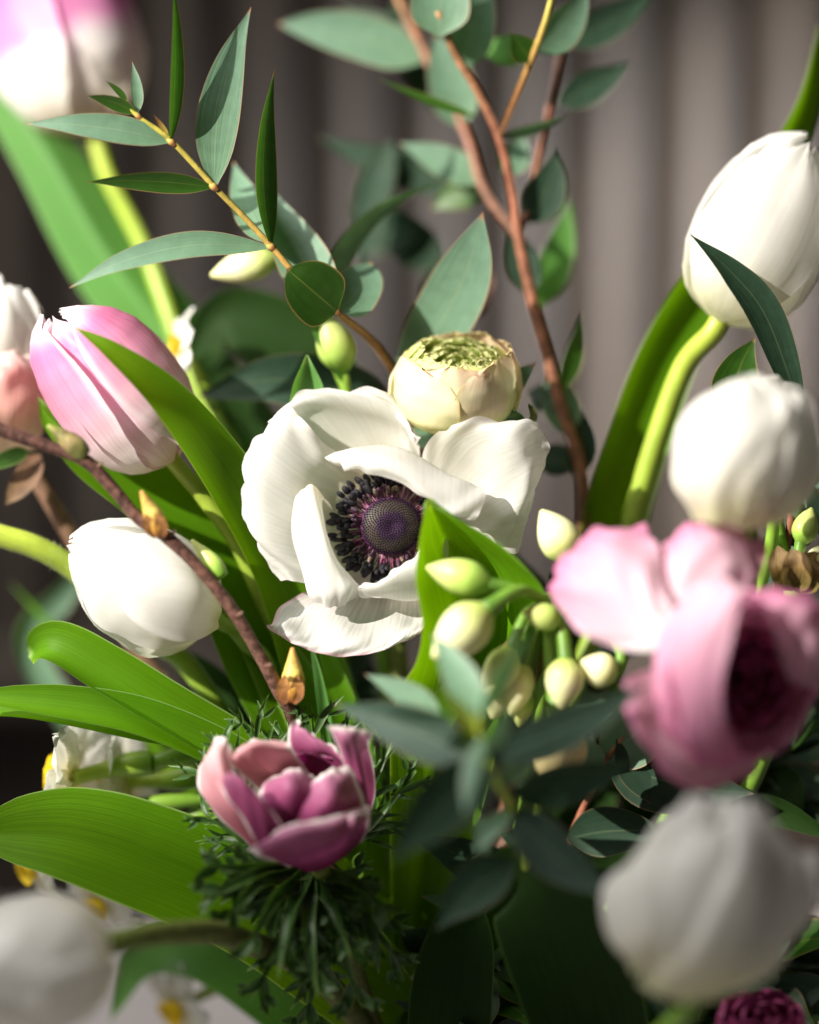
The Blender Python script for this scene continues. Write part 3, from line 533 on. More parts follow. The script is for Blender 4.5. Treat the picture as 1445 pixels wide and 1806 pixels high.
patch('petal', [[(1125, 1735, -8.4), (1200, 1768, -8.8), (1275, 1758, -8.4)], [(1148, 1682, -9.4), (1250, 1694, -10.6), (1376, 1672, -8.8)], [(1196, 1592, -9.6), (1290, 1580, -11), (1415, 1592, -8.6)], [(1242, 1482, -9.2), (1312, 1478, -10.2), (1392, 1490, -8.5)], [(1262, 1414, -8.8), (1312, 1408, -9.2), (1352, 1424, -8.8)]], 'tulip_white', tE, 30, 26, 5, 26, 6)
patch('petal', [[(1310, 1720, -7.4), (1350, 1712, -7.4), (1380, 1690, -7.2)], [(1372, 1610, -8.2), (1408, 1600, -8.4), (1440, 1590, -7.6)], [(1386, 1515, -8.2), (1415, 1500, -8.4), (1444, 1505, -7.8)]], 'tulip_white', tE, 24, 18, 3, 36, 4)
tF = tulip('shaded white tulip leaning out below the broad bright leaf', (178, 1668, -6.5), (-90, 1752, -9.5), 124, 'tulip_white',
      [(300, 1646, -4.5), (420, 1656, -2.4), (600, 1760, 1)], (21, 22, 23, 23, 20, 18), smat='stem_hairy', spin=80, half=66, seed=41)
tG = tulip('blush white tulip with magenta flames rising above the wide pale leaf', (165, 232, 8.5), (35, -150, 9.5), 138, 'tulip_blush',
      [(195, 320, 8.3), (260, 450, 8), (330, 640, 7), (480, 1000, 6)], (14, 15, 15, 15, 15, 15), smat='stem_yellow', spin=90, half=64, seed=52, inner='tulip_blush')
tleaf(tG, [(560, 1150, 6), (440, 820, 6.6), (310, 610, 7.2), (190, 450, 7.6), (90, 280, 8), (-20, 120, 8.6), (-80, 0, 9)], 150, mat='tulip_leaf_pale', roll=(5, 5, 5, 5, 5, 5, 5), cup=-.8, sharp=True)
# leaves that rise from the vase beside the tulips
tleaf(tB, [(620, 1480, 1.5), (430, 1345, .8), (290, 1260, .4), (180, 1190, .4), (95, 1142, .6), (52, 1152, 1.4)], 98, roll=(35, 30, 30, 25, 25, 10), shape=STRAP, cup=.7, wave=2)
tleaf(tB, [(620, 1520, 1.5), (450, 1370, .6), (280, 1285, 0), (130, 1250, -.3), (-60, 1228, -.4)], 84, roll=(30, 32, 34, 35, 34), shape=STRAP, cup=.5)
tleaf(tB, [(620, 1520, 1.8), (420, 1340, .9), (250, 1300, .5), (60, 1262, .4), (-60, 1258, .4)], 44, roll=50, shape=STRAP, cup=.4)
tleaf(tF, [(700, 1800, 2.6), (560, 1680, 1.6), (420, 1590, .8), (260, 1520, .2), (110, 1475, -.1), (-60, 1470, -.2)], 205, roll=(18, 18, 18, 16, 14, 12), shape=STRAP, cup=.30, sharp=True, wave=4, seed=4)
tleaf(tF, [(640, 1900, 4), (480, 1760, 4.5), (350, 1680, 5), (250, 1690, 5.5), (195, 1800, 6)], 110, mat='tulip_leaf_pale', roll=10, cup=.25)
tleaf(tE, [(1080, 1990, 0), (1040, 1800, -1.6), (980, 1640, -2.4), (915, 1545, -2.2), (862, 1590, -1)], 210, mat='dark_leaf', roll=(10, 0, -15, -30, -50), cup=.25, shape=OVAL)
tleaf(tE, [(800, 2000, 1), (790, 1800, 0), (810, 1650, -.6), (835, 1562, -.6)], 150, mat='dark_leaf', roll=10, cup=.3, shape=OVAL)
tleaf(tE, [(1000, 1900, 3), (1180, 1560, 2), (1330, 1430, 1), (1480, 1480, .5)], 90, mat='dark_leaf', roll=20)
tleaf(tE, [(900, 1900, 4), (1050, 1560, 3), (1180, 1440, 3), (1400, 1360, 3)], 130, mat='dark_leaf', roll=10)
# the folded leaf standing in front of the anemone
tD2 = thing('tulip_leaf', 'folded bright green leaf standing up against the white anemone petals', 'leaf', (740, 1330, 1))
patch('blade', [[(752, 884, -2.2), (754, 881, -2.2), (757, 880, -2.2), (760, 881, -2.2), (764, 884, -2.2)],
                [(740, 955, -2.5), (752, 950, -1.7), (788, 945, -.7), (826, 940, -1.7), (842, 936, -2.4)],
                [(734, 1020, -2.6), (757, 1015, -1.5), (830, 1008, 0.0), (896, 1000, -1.5), (918, 996, -2.4)],
                [(747, 1098, -2.4), (772, 1090, -1.3), (845, 1078, .3), (930, 1060, -1.4), (962, 1042, -2.2)],
                [(733, 1165, -2.0), (770, 1160, -1.0), (845, 1150, .4), (920, 1135, -1.2), (965, 1105, -1.8)],
                [(700, 1230, -1.4), (755, 1232, -.6), (825, 1225, -.2), (890, 1205, -.6), (935, 1170, -1.2)],
                [(690, 1340, 0), (740, 1340, .5), (790, 1320, .8), (850, 1310, .5), (885, 1295, 0)],
                [(690, 1700, 3), (715, 1700, 3.2), (740, 1700, 3.4), (770, 1700, 3.2), (795, 1700, 3)],
                [(700, 2200, 5), (710, 2200, 5), (720, 2200, 5.2), (730, 2200, 5), (740, 2200, 5)]][::-1], 'tulip_leaf', tD2, 70, 26, 2, 5, 3)
tS = thing('tulip_leaf', 'small pointed green leaf tip standing up behind the white anemone', 'leaf', (530, 1000, 3))
ribbon('blade', tS, 'tulip_leaf_pale', [(600, 2150, 5), (560, 1300, 4), (535, 900, 2.6), (531, 750, 1.6), (541, 626, 1.2)], 78, shape=[1, 1, 1, 1, 1, 1, 1, .98, .93, .75, .05], roll=25, cup=.6, nv=50)
for label, pts, w, m_, ro in (
        ('broad dark leaf lying in shade behind the anemone and below the round eucalyptus leaf', [(690, 740, 4), (600, 690, 3.6), (480, 670, 3.4), (350, 700, 3.6)], 105, 'euc_dark', 5),
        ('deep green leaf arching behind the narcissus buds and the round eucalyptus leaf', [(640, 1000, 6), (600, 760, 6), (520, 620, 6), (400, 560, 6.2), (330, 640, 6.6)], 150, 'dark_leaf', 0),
        ('green leaf filling the gap between the white anemone and the twig', [(640, 1700, 4.5), (560, 1400, 4), (520, 1180, 3.6), (470, 1020, 3.8), (420, 930, 4.2)], 190, 'tulip_leaf', 15),
        ('thin light green blade standing just below the anemone', [(640, 1800, 4), (590, 1400, 1.6), (565, 1220, 1.0), (545, 1120, 1.0)], 26, 'tulip_leaf_pale', 20),
        ('bright green blade curving behind the mauve anemone', [(700, 1700, 3), (640, 1400, 2), (600, 1240, 1.8), (560, 1100, 2.2)], 70, 'tulip_leaf', 20),
        ('pale leaf showing behind the mauve anemone and the twig', [(600, 1700, 6), (520, 1400, 5.5), (450, 1260, 5.5), (430, 1170, 5.8)], 95, 'tulip_leaf_pale', 10),
        ('slender pale green leaf blurred behind the white tulip and the hairy stem', [(300, 1500, 9), (60, 1170, 9), (110, 1050, 9), (200, 960, 9.4)], 60, 'euc', 20),
        ('narrow green blade blurred behind the curled strap leaf', [(500, 1600, 8), (240, 1280, 8), (120, 1140, 8), (20, 1030, 8.4)], 22, 'tulip_leaf', 20),
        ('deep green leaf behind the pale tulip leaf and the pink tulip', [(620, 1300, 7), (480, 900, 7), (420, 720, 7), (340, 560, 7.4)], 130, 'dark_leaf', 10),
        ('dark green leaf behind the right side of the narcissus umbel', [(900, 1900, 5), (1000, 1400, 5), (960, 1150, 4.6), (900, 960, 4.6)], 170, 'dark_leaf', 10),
        ):
    n_ = thing('leaf_blade', label, 'leaf', pts[0]); ribbon('blade', n_, m_, pts, w, roll=ro, shape=OVAL, cup=.25, nv=36, nu=11, wave=3, seed=len(label))

# ------------------------------------------------------------------ eucalyptus
def sprig(label, foot): return thing('eucalyptus_sprig', label, 'foliage', foot)
e = sprig('eucalyptus sprig with a yellow stem and narrow leaves arching over the pink tulip', (700, 700, 2.5))
stem(e, 'stem_euc', [(222, 178, -.5), (243, 205, -.5), (300, 246, -.4), (375, 326, -.2), (430, 382, 0), (480, 436, .1), (525, 487, .2), (592, 547, .8), (690, 650, 3.2), (760, 900, 4.4), (760, 1300, 4.5)], [2.5, 4, 5, 5.2, 5.5, 5.8, 6, 6.5, 8, 10, 12, 12, 12])
for nx, ny, nz, nr_ in ((302, 250, -.4, 6.6), (377, 329, -.2, 7), (478, 435, .1, 7.4), (592, 547, .8, 8), (243, 204, -.5, 5)):
    tube('node', e, 'stem_euc', [(nx - 9, ny - 8, nz), (nx, ny, nz), (nx + 9, ny + 8, nz)], [nr_ * .55, nr_, nr_ * .6], n=10, nv=10)
euc_leaf(e, (301, 252, -.4), (306, -34, -.8), 46, 'euc_green', bend=6, roll=58, cup=.25)
euc_leaf(e, (302, 250, -.4), (44, 218, -.9), 54, bend=10, roll=20, zb=-.2)
euc_leaf(e, (378, 330, -.2), (443, 12, .8), 78, bend=-20, roll=8, cup=.12)
euc_leaf(e, (377, 330, -.2), (152, 321, -.8), 42, 'euc_green', bend=6, roll=-25)
euc_leaf(e, (478, 436, .1), (484, 122, -.4), 52, 'euc_green', bend=-16, roll=42, cup=.3)
ribbon('leaf', e, 'euc', [(478, 436, .1), (340, 432, -.5), (215, 462, -.9), (122, 508, -1)], 52, roll=24)
euc_leaf(e, (242, 200, -.5), (153, 169, -.8), 30, 'euc_green', bend=5, roll=-30)
euc_leaf(e, (243, 200, -.5), (233, 108, -.2), 22, bend=3, roll=15)
euc_leaf(e, (225, 180, -.5), (186, 142, -.7), 12, 'euc_green', bend=3)
euc_leaf(e, (298, 240, -.4), (270, 200, -.7), 9, 'stem_euc')
euc_leaf(e, (280, 238, -.4), (255, 215, -.5), 9, 'stem_euc')
euc_leaf(e, (594, 549, .35), (506, 474, -.5), 112, 'euc_green', bend=0, roll=12, shape=ROUND, cup=.12, zb=-.1)
euc_leaf(e, (590, 545, .7), (478, 330, 3.2), 95, bend=-10, roll=5)
euc_leaf(e, (476, 430, .3), (412, 285, 3.6), 62, bend=-8)
euc_leaf(e, (596, 548, .8), (655, 462, 2.6), 84, bend=8, shape=ROUND)
euc_leaf(e, (700, 660, 3.6), (852, 374, 1.4), 112, bend=26, roll=-8, cup=.1, shape=[.1, .5, .8, .95, 1, 1, .95, .82, .6, .3, 0])
ribbon('leaf', e, 'euc', [(610, 560, 1.2), (590, 480, 3), (660, 380, 3.6), (775, 318, 4)], 50, roll=35)
euc_leaf(e, (720, 780, 2.8), (945, 640, 2.0), 84, bend=14, shape=OVAL)

e = sprig('tall eucalyptus sprig with red branching stems behind the cream ranunculus', (1030, 900, 4.2))
stem(e, 'stem_red', [(772, 20, 3), (800, 90, 3.4), (845, 165, 3.6), (882, 245, 3.8), (905, 340, 4), (915, 415, 4.1), (940, 530, 4.2), (985, 700, 4.2), (1030, 900, 4.4), (960, 1300, 5)], [5, 7, 7.5, 8, 8.5, 10, 10.5, 11, 12, 12, 12, 12])
tube('branch', e, 'stem_red', [(690, -30, 7), (750, 95, 6.6), (820, 230, 6), (855, 335, 5.4), (915, 420, 4.1)], [6, 9, 9, 9, 9], nv=40)
tube('branch', e, 'stem_euc', [(980, -30, 2), (962, 40, 2.2), (940, 100, 2.6), (910, 175, 3.2), (882, 245, 3.8)], [5, 6, 6.5, 6.5, 7], nv=30)
tube('branch', e, 'stem_red', [(1000, 40, 6.2), (985, 110, 6), (965, 210, 5.6), (930, 370, 4.6), (915, 415, 4.1)], [5, 6, 6, 6, 7], nv=30)
for a, b, w, m_, bend, ro in (
        ((745, 108, 6.6), (490, 42, 6.8), 84, 'euc', 14, 0), ((776, 62, 3), (776, -80, 3), 106, 'euc', 0, 0), ((822, 118, 4), (862, -40, 4.4), 80, 'euc', -6, 20),
        ((812, 225, 6), (768, 60, 6.2), 84, 'euc', 4, 5), ((838, 205, 3.7), (668, 138, 3.6), 36, 'euc_green', -6, 62), ((942, 92, 4.8), (838, 80, 5), 60, 'tulip_leaf_pale', -4, 20),
        ((938, 108, 2.6), (902, 58, 2.2), 52, 'euc_green', 0, 10), ((946, 92, 2.8), (1040, -20, 3.4), 74, 'euc', 8, 20), ((996, 78, 5.6), (1160, -20, 5.8), 66, 'euc_dark', 6, 10),
        ((984, 182, 5.4), (1112, 108, 5.4), 62, 'euc_dark', 4, 5), ((884, 242, 3.8), (1000, 203, 3.6), 30, 'euc', 4, 45), ((928, 392, 4.5), (978, 262, 4.6), 74, 'euc_dark', 14, 0),
        ((852, 322, 5.6), (704, 252, 6), 62, 'euc', 4, 10), ((846, 330, 7.8), (560, 242, 8.4), 70, 'euc_dark', -8, 0), ((780, 470, 9), (612, 362, 9.4), 86, 'euc_dark', 8, 0), ((742, 400, 9), (600, 440, 9.4), 80, 'euc_dark', 8, 0),
        ((950, 540, 5.4), (1004, 350, 7.4), 62, 'tulip_leaf_pale', 8, 10), ((936, 520, 4.8), (898, 395, 5), 60, 'euc_dark', 4, 0), ((990, 690, 4.2), (1028, 548, 4.4), 42, 'euc_green', 4, 30),
        ((885, 300, 5), (925, 240, 5.4), 60, 'euc', 6, 0), ((860, 330, 6.6), (760, 370, 7), 60, 'euc_green', 6, 20), ((760, 110, 6.6), (600, 10, 8), 60, 'euc_dark', 6, 0), ((700, -10, 7), (770, 200, 7.6), 70, 'euc_dark', 6, 20),
        ((1000, 770, 4.3), (960, 640, 4.6), 70, 'euc', 6, 10), ((1015, 840, 4.3), (1030, 720, 4.6), 54, 'euc_dark', 6, 10), ((1010, 830, 4.4), (930, 800, 5), 60, 'euc_dark', 6, 10),
        ((985, 720, 4.3), (930, 690, 5), 60, 'euc_dark', 6, 10), ((690, 250, 7.6), (640, 480, 8.4), 70, 'euc_dark', 10, 20), ((820, 480, 7.2), (760, 560, 8), 80, 'euc_dark', 10, 20), ((800, 560, 8), (870, 480, 8), 50, 'stem_red', 6, 0)):
    euc_leaf(e, a, b, w, m_, bend=bend, roll=ro, shape=ROUND if b[1] < -70 else (OVAL if w > 75 else LANCE))

e = sprig('dark eucalyptus sprig whose pointed leaf crosses the tall white tulip', (1400, 900, .5))
stem(e, 'stem_red', [(1395, 690, -.2), (1400, 800, 0), (1380, 1000, .6), (1250, 1400, 2)], [6, 7, 8, 9, 10, 10])
ribbon('leaf', e, 'euc_dark', [(1412, 720, 0), (1352, 560, -.3), (1292, 482, -.5), (1216, 412, -.7)], 66, roll=(12, 15, 25, 40), shape=[.3, .7, .9, 1, 1, .95, .85, .68, .46, .22, 0], cup=.2)
euc_leaf(e, (1290, 740, .8), (1332, 596, 1.0), 86, 'euc_green', bend=-12, roll=10)
euc_leaf(e, (1398, 840, .2), (1460, 950, .2), 60, 'euc', bend=5)
euc_leaf(e, (1398, 870, .2), (1450, 820, .8), 46, 'euc', bend=5)
euc_leaf(e, (1390, 960, .4), (1440, 900, .8), 50, 'euc_dark', bend=5)

e = sprig('eucalyptus tip with leaves darkened for shade spreading over the narcissus buds', (905, 1600, -3.0))
stem(e, 'stem_yellow', [(843, 1262, -7.0), (850, 1310, -6.6), (872, 1370, -6.0), (905, 1430, -5.2), (930, 1540, -2.0), (920, 1650, 1.5), (860, 1900, 3)], [4, 6, 7, 8, 9, 10, 10, 11, 11])
for a, b, w, m_, bend, ro in (  # darker leaf colours here paint in the shade on this tip
        ((838, 1345, -6.0), (592, 1243, -4.4), 92, 'euc_shaded', 10, 0), ((852, 1335, -6.2), (1142, 1205, -7.0), 84, 'euc_shaded', 14, 5), ((842, 1275, -6.6), (762, 1118, -4.6), 66, 'euc', 10, 10),
        ((778, 1262, -4.2), (644, 1189, -3.6), 48, 'euc', 4, 10), ((852, 1268, -7.0), (935, 1110, -8.0), 44, 'euc', -6, 40), ((800, 1268, -6.6), (668, 1250, -7.0), 36, 'euc_dark', -6, 40),
        ((856, 1330, -6.8), (900, 1230, -8.0), 34, 'euc', 4, 20), ((868, 1350, -6.2), (690, 1520, -8.0), 110, 'euc_dark', 8, 5), ((905, 1425, -5.2), (1090, 1580, -7.0), 92, 'euc_shaded', 16, 8),
        ((900, 1430, -5.2), (838, 1505, -5.6), 40, 'euc', 4, 20), ((850, 1440, -4.6), (862, 1520, -4.4), 32, 'euc', 4, 10), ((905, 1520, -4.4), (770, 1640, -5.0), 90, 'euc_dark', 10, 10),
        ((900, 1400, -5.4), (1120, 1340, -5.0), 80, 'euc_dark', 10, 10), ((850, 1300, -7.2), (820, 1440, -8.4), 44, 'euc', 4, 40), ((840, 1300, -6.6), (770, 1210, -7.0), 32, 'stem_yellow', 4, 30),
        ((880, 1375, -6.0), (945, 1330, -5.4), 46, 'euc', 4, 5), ((865, 1340, -6.4), (790, 1290, -7.4), 40, 'euc_green', 4, 30)):
    euc_leaf(e, a, b, w, m_, bend=bend, roll=ro)

e = sprig('shadowed eucalyptus sprig with veined leaves under the pink ranunculus', (1000, 1900, 2))
stem(e, 'stem_red', [(1120, 1270, .5), (1050, 1380, 1), (960, 1600, 2)], [6, 7, 8, 9, 9])
for a, b, w, m_, bend in (((1060, 1340, .8), (1190, 1220, 0), 110, 'euc', 8), ((1040, 1370, .8), (1010, 1290, .4), 70, 'euc', 4), ((1070, 1345, .8), (1330, 1400, 0), 120, 'euc_dark', 10), ((1000, 1480, 1.2), (1180, 1470, .6), 90, 'euc_dark', -10),
                          ((985, 1540, 1.5), (880, 1470, 1), 80, 'euc_dark', 10), ((960, 1600, 2), (720, 1470, 1), 90, 'euc_dark', 10), ((950, 1640, 2), (740, 1580, 1), 60, 'euc', 5), ((1050, 1380, 1), (920, 1330, .4), 70, 'euc_dark', 5), ((1090, 1300, .6), (1240, 1440, .5), 100, 'euc_dark', 5)):
    euc_leaf(e, a, b, w, m_, bend=bend)
# ------------------------------------------------------------------ mauve anemone in its ruff of feathery leaves
t = thing('anemone', 'half open mauve pink anemone with pale rims in a ruff of feathery leaves', 'flower', (560, 1540, -1))
PZ = -0.3
def pp(rows, mat, seed, wr=3, edge=1.6, nv=30, nu=26): return patch('petal', rows, mat, t, nv, nu, wr, seed, edge, zoff=PZ)
pp([[(440, 1490, -1.4), (460, 1495, -1.7), (485, 1500, -1.9)], [(385, 1445, -1.8), (412, 1432, -2.8), (445, 1440, -2.6)], [(356, 1398, -1.8), (390, 1372, -3.0), (424, 1388, -2.7)],
    [(350, 1362, -1.7), (378, 1328, -2.6), (410, 1348, -2.4)], [(364, 1334, -1.6), (390, 1300, -2.1), (413, 1326, -2.2)]], 'purple_salmon', 3)
pp([[(458, 1492, -2.6), (478, 1492, -2.9), (508, 1474, -2.9)], [(422, 1440, -2.9), (452, 1430, -3.4), (494, 1448, -3.3)], [(396, 1402, -3.0), (430, 1388, -3.6), (468, 1418, -3.5)],
    [(384, 1380, -2.8), (410, 1362, -3.5), (444, 1384, -3.4)], [(388, 1388, -2.4), (412, 1374, -3.0), (436, 1394, -2.9)]], 'purple', 5)
pp([[(500, 1430, -.8), (530, 1420, -.8), (570, 1410, -.8)], [(450, 1388, -1.2), (490, 1372, -1.5), (548, 1366, -1.3)], [(412, 1352, -2.1), (446, 1322, -2.7), (515, 1322, -2.2)],
    [(404, 1338, -2.0), (440, 1311, -2.5), (512, 1312, -2.0)], [(412, 1330, -1.5), (445, 1306, -1.7), (508, 1308, -1.6)]], 'purple_salmon', 7)
pp([[(520, 1440, -.6), (560, 1440, -.4), (600, 1430, -.6)], [(488, 1390, -.9), (545, 1370, -.6), (600, 1375, -.8)], [(492, 1350, -1.3), (545, 1335, -1.1), (592, 1342, -1.2)], [(500, 1336, -1.4), (545, 1328, -1.3), (580, 1334, -1.3)]], 'magenta', 9)
pp([[(490, 1480, -2), (525, 1485, -2.2), (560, 1465, -2)], [(456, 1425, -2.4), (510, 1422, -3.1), (572, 1415, -2.4)], [(460, 1392, -2.2), (512, 1374, -3.0), (562, 1388, -2.3)], [(480, 1370, -1.8), (518, 1355, -2.3), (550, 1368, -1.8)]], 'purple', 11)
pp([[(545, 1495, -2.2), (585, 1495, -2.6), (622, 1475, -2)], [(518, 1446, -2.7), (580, 1434, -3.4), (642, 1432, -2.3)], [(528, 1408, -2.5), (580, 1388, -3.1), (636, 1392, -2.1)], [(546, 1384, -2.2), (578, 1358, -2.5), (616, 1350, -2)]], 'purple', 13)
pp([[(570, 1430, -.6), (600, 1430, -.6), (630, 1420, -.6)], [(528, 1350, -.9), (590, 1352, -1.1), (640, 1375, -1)], [(508, 1312, -1.2), (565, 1322, -1.5), (615, 1345, -1.5)], [(512, 1280, -1.3), (545, 1296, -1.5), (600, 1330, -1.6)], [(526, 1268, -1.2), (540, 1288, -1.3), (585, 1316, -1.4)]], 'purple', 15)
pp([[(600, 1495, -1.6), (630, 1480, -1.3), (650, 1460, -.8)], [(622, 1425, -2.0), (645, 1415, -1.8), (662, 1400, -.8)], [(605, 1345, -2.0), (630, 1340, -2.0), (656, 1345, -1.0)], [(588, 1302, -2.3), (620, 1304, -2.4), (650, 1308, -1.6)], [(578, 1280, -2.4), (620, 1282, -2.4), (658, 1292, -1.8)]], 'purple', 17)
pp([[(510, 1530, -1.6), (545, 1537, -1.6), (600, 1518, -1.5), (640, 1484, -1.2)], [(462, 1512, -2.8), (530, 1506, -3.5), (602, 1488, -3.3), (652, 1448, -2.0)], [(442, 1500, -3.0), (512, 1472, -4.0), (590, 1457, -3.8), (656, 1425, -2.2)], [(438, 1500, -2.7), (506, 1458, -3.6), (584, 1440, -3.5), (644, 1420, -2.2)]], 'purple', 19)
pp([[(608, 1490, -2.6), (625, 1488, -2.7), (642, 1480, -2.4)], [(606, 1468, -3.2), (626, 1458, -3.4), (650, 1455, -2.8)], [(606, 1450, -3.1), (620, 1436, -3.3), (648, 1428, -2.7)]], 'purple', 21, nv=16, nu=14)
stem(t, 'stem_hairy', [(560, 1525, -1.6), (590, 1580, -.6), (640, 1750, 1.5)], [16, 15, 15, 15, 15])
def frond(parent, pts, w, seed, lobes=5, name='frond', mat='feather'):
    """one deeply cut leaf: a rib with forked lobes"""
    rg = np.random.default_rng(seed); c = spline(np.array(pts, float), 30); V, F, U = [], [], []
    def add(p, ww, sh=LANCE):
        v, f, uv = ribbon_geo(p, ww, roll=rg.uniform(-50, 50), cup=.4, shape=sh, nv=9, nu=5); b = len(V); V.extend(v); F.extend((f + b).tolist()); U.extend(uv)
    add([tuple(x) for x in c[::6]] + [tuple(c[-1])], w, [1, 1, 1, .95, .9, .85, .75, .62, .45, .22, 0])
    d = np.gradient(c, axis=0); Ltot = np.linalg.norm(np.diff(c[:, :2], axis=0), axis=1).sum()
    for k in range(lobes):
        f = 0.30 + 0.58 * k / max(1, lobes - 1)
        for s in (-1, 1):
            i = int(f * 29 + rg.uniform(-1.2, 1.2)); i = min(28, max(1, i)); t0 = d[i][:2] / (np.linalg.norm(d[i][:2]) + 1e-6)
            a = s * R(rg.uniform(24, 46)); dr = np.array([t0[0] * math.cos(a) - t0[1] * math.sin(a), t0[0] * math.sin(a) + t0[1] * math.cos(a)])
            ln = Ltot * (0.46 - 0.30 * k / lobes) * rg.uniform(.75, 1.15); p0 = c[i]; p2 = p0 + np.array([*(dr * ln), rg.uniform(-.35, .35)]); p2[:2] += t0 * ln * .12
            p1 = (p0 + p2) / 2 + np.array([*(np.array([-dr[1], dr[0]]) * ln * .10 * -s), rg.uniform(-.2, .2)])
            add([p0, p1, p2], w * rg.uniform(.7, .95))
            if ln > 48:
                for s2 in (-1, 1):
                    a2 = a + s2 * R(32); dr2 = np.array([t0[0] * math.cos(a2) - t0[1] * math.sin(a2), t0[0] * math.sin(a2) + t0[1] * math.cos(a2)])
                    q0 = p0 + (p2 - p0) * rg.uniform(.45, .6); q1 = q0 + np.array([*(dr2 * ln * .42), rg.uniform(-.2, .2)]); add([q0, (q0 + q1) / 2, q1], w * .6)
    return mesh(name, V, F, mat, parent, U)
C0 = (545, 1535, -1.2)
for i, (tip, mid, w, zt) in enumerate((((382, 1292), (430, 1400), 13, -.6), ((345, 1345), (420, 1440), 13, -.8), ((440, 1262), (470, 1380), 14, -.4), ((505, 1262), (520, 1380), 14, -.2), ((550, 1240), (555, 1380), 14, -.2), ((585, 1262), (590, 1380), 14, -.2),
        ((348, 1425), (420, 1480), 13, -1), ((700, 1285), (650, 1400), 16, -.6), ((735, 1360), (660, 1450), 16, -.6),
        ((345, 1600), (440, 1545), 19, -3), ((385, 1640), (450, 1560), 18, -3), ((430, 1690), (480, 1590), 19, -3.2), ((490, 1730), (510, 1620), 19, -3), ((560, 1760), (545, 1640), 18, -2.8),
        ((620, 1690), (590, 1600), 18, -2.6), ((690, 1620), (630, 1560), 18, -2.4), ((440, 1770), (500, 1660), 18, -2), ((640, 1780), (600, 1660), 18, -1.6), ((360, 1530), (440, 1530), 16, -2.6), ((720, 1720), (650, 1620), 18, -1.2), ((540, 1800), (560, 1700), 18, -1))):
    z0 = C0[2] if tip[1] > 1500 else -.4
    frond(t, [(C0[0], C0[1], z0), ((C0[0] + mid[0]) / 2, (C0[1] + mid[1]) / 2, z0 - .2), (mid[0], mid[1], (z0 + zt) / 2 - .3), (tip[0], tip[1], zt)], w * (1.7 if tip[1] > 1500 else 1.2), 60 + i, lobes=3)

# ------------------------------------------------------------------ pink ranunculus
t = thing('ranunculus', 'wide open pink ranunculus with a dark crimson centre below a white tulip', 'flower', (1250, 1230, -4))
patch('petal', [[(1150, 1150, -6.2), (1165, 1125, -6.4), (1180, 1105, -6.4), (1190, 1090, -6.2)], [(1080, 1142, -5.6), (1120, 1090, -6.0), (1145, 1050, -6.0), (1172, 1045, -5.8)],
                [(1020, 1112, -5.0), (1050, 1040, -5.4), (1105, 985, -5.4), (1166, 985, -5.2)], [(985, 1070, -4.6), (1000, 1010, -4.8), (1060, 950, -4.8), (1150, 945, -4.7)], [(968, 1040, -4.2), (988, 985, -4.4), (1050, 935, -4.4), (1138, 930, -4.4)]], 'ran_pink', t, 34, 34, 4, 5, 4)
patch('petal', [[(1180, 1100, -5.8), (1210, 1080, -5.6), (1240, 1070, -5.6), (1270, 1070, -5.6)], [(1160, 1040, -5.2), (1215, 1010, -5.6), (1280, 1000, -5.6), (1320, 1040, -5.2)], [(1165, 985, -4.8), (1220, 950, -5.2), (1290, 945, -5.2), (1345, 1010, -4.9)], [(1185, 945, -4.4), (1235, 915, -4.6), (1300, 915, -4.6), (1352, 965, -4.5)]], 'ran_pink', t, 34, 34, 4, 15, 4)
patch('petal', [[(1200, 1180, -5), (1240, 1240, -5), (1290, 1280, -4.8), (1340, 1290, -4.6)], [(1150, 1180, -5.8), (1180, 1270, -6), (1250, 1320, -5.8), (1340, 1330, -5)], [(1105, 1200, -6.2), (1140, 1310, -6.6), (1220, 1370, -6.2), (1330, 1360, -5)], [(1098, 1235, -6.0), (1140, 1320, -6.4), (1205, 1388, -6.2), (1290, 1380, -5.2)]], 'ran_rose', t, 34, 34, 5, 25, 5)
patch('petal', [[(1235, 1030, -6.2), (1275, 1018, -6.8), (1312, 1040, -7.2)], [(1212, 1046, -6.3), (1260, 1044, -7.1), (1304, 1062, -7.6)], [(1172, 1100, -6.4), (1230, 1110, -7.3), (1288, 1130, -7.8)], [(1150, 1180, -6.4), (1215, 1200, -7.3), (1274, 1222, -7.8)], [(1165, 1275, -6.2), (1220, 1300, -7.0), (1290, 1305, -7.4)], [(1205, 1330, -5.8), (1260, 1355, -6.4), (1330, 1345, -6.6)]], 'ran_rose', t, 30, 26, 5, 45, 4)
patch('petal', [[(1390, 1200, -5.6), (1420, 1210, -5.6), (1440, 1230, -5.4)], [(1352, 1085, -6.4), (1420, 1085, -6.4), (1475, 1140, -5.6)], [(1310, 1040, -6.2), (1400, 1042, -6.0), (1485, 1070, -5.2)]], 'ran_rose', t, 26, 26, 5, 55, 5)
KB = Q([(1268, 1196, -4.6)])[0]; KA, KX, KY = frame_of((0.42, 0.02, -0.9))
KP = ([0, .1, .25, .5, .75, 1.0], [.22, .60, .85, 1.0, .98, .90])
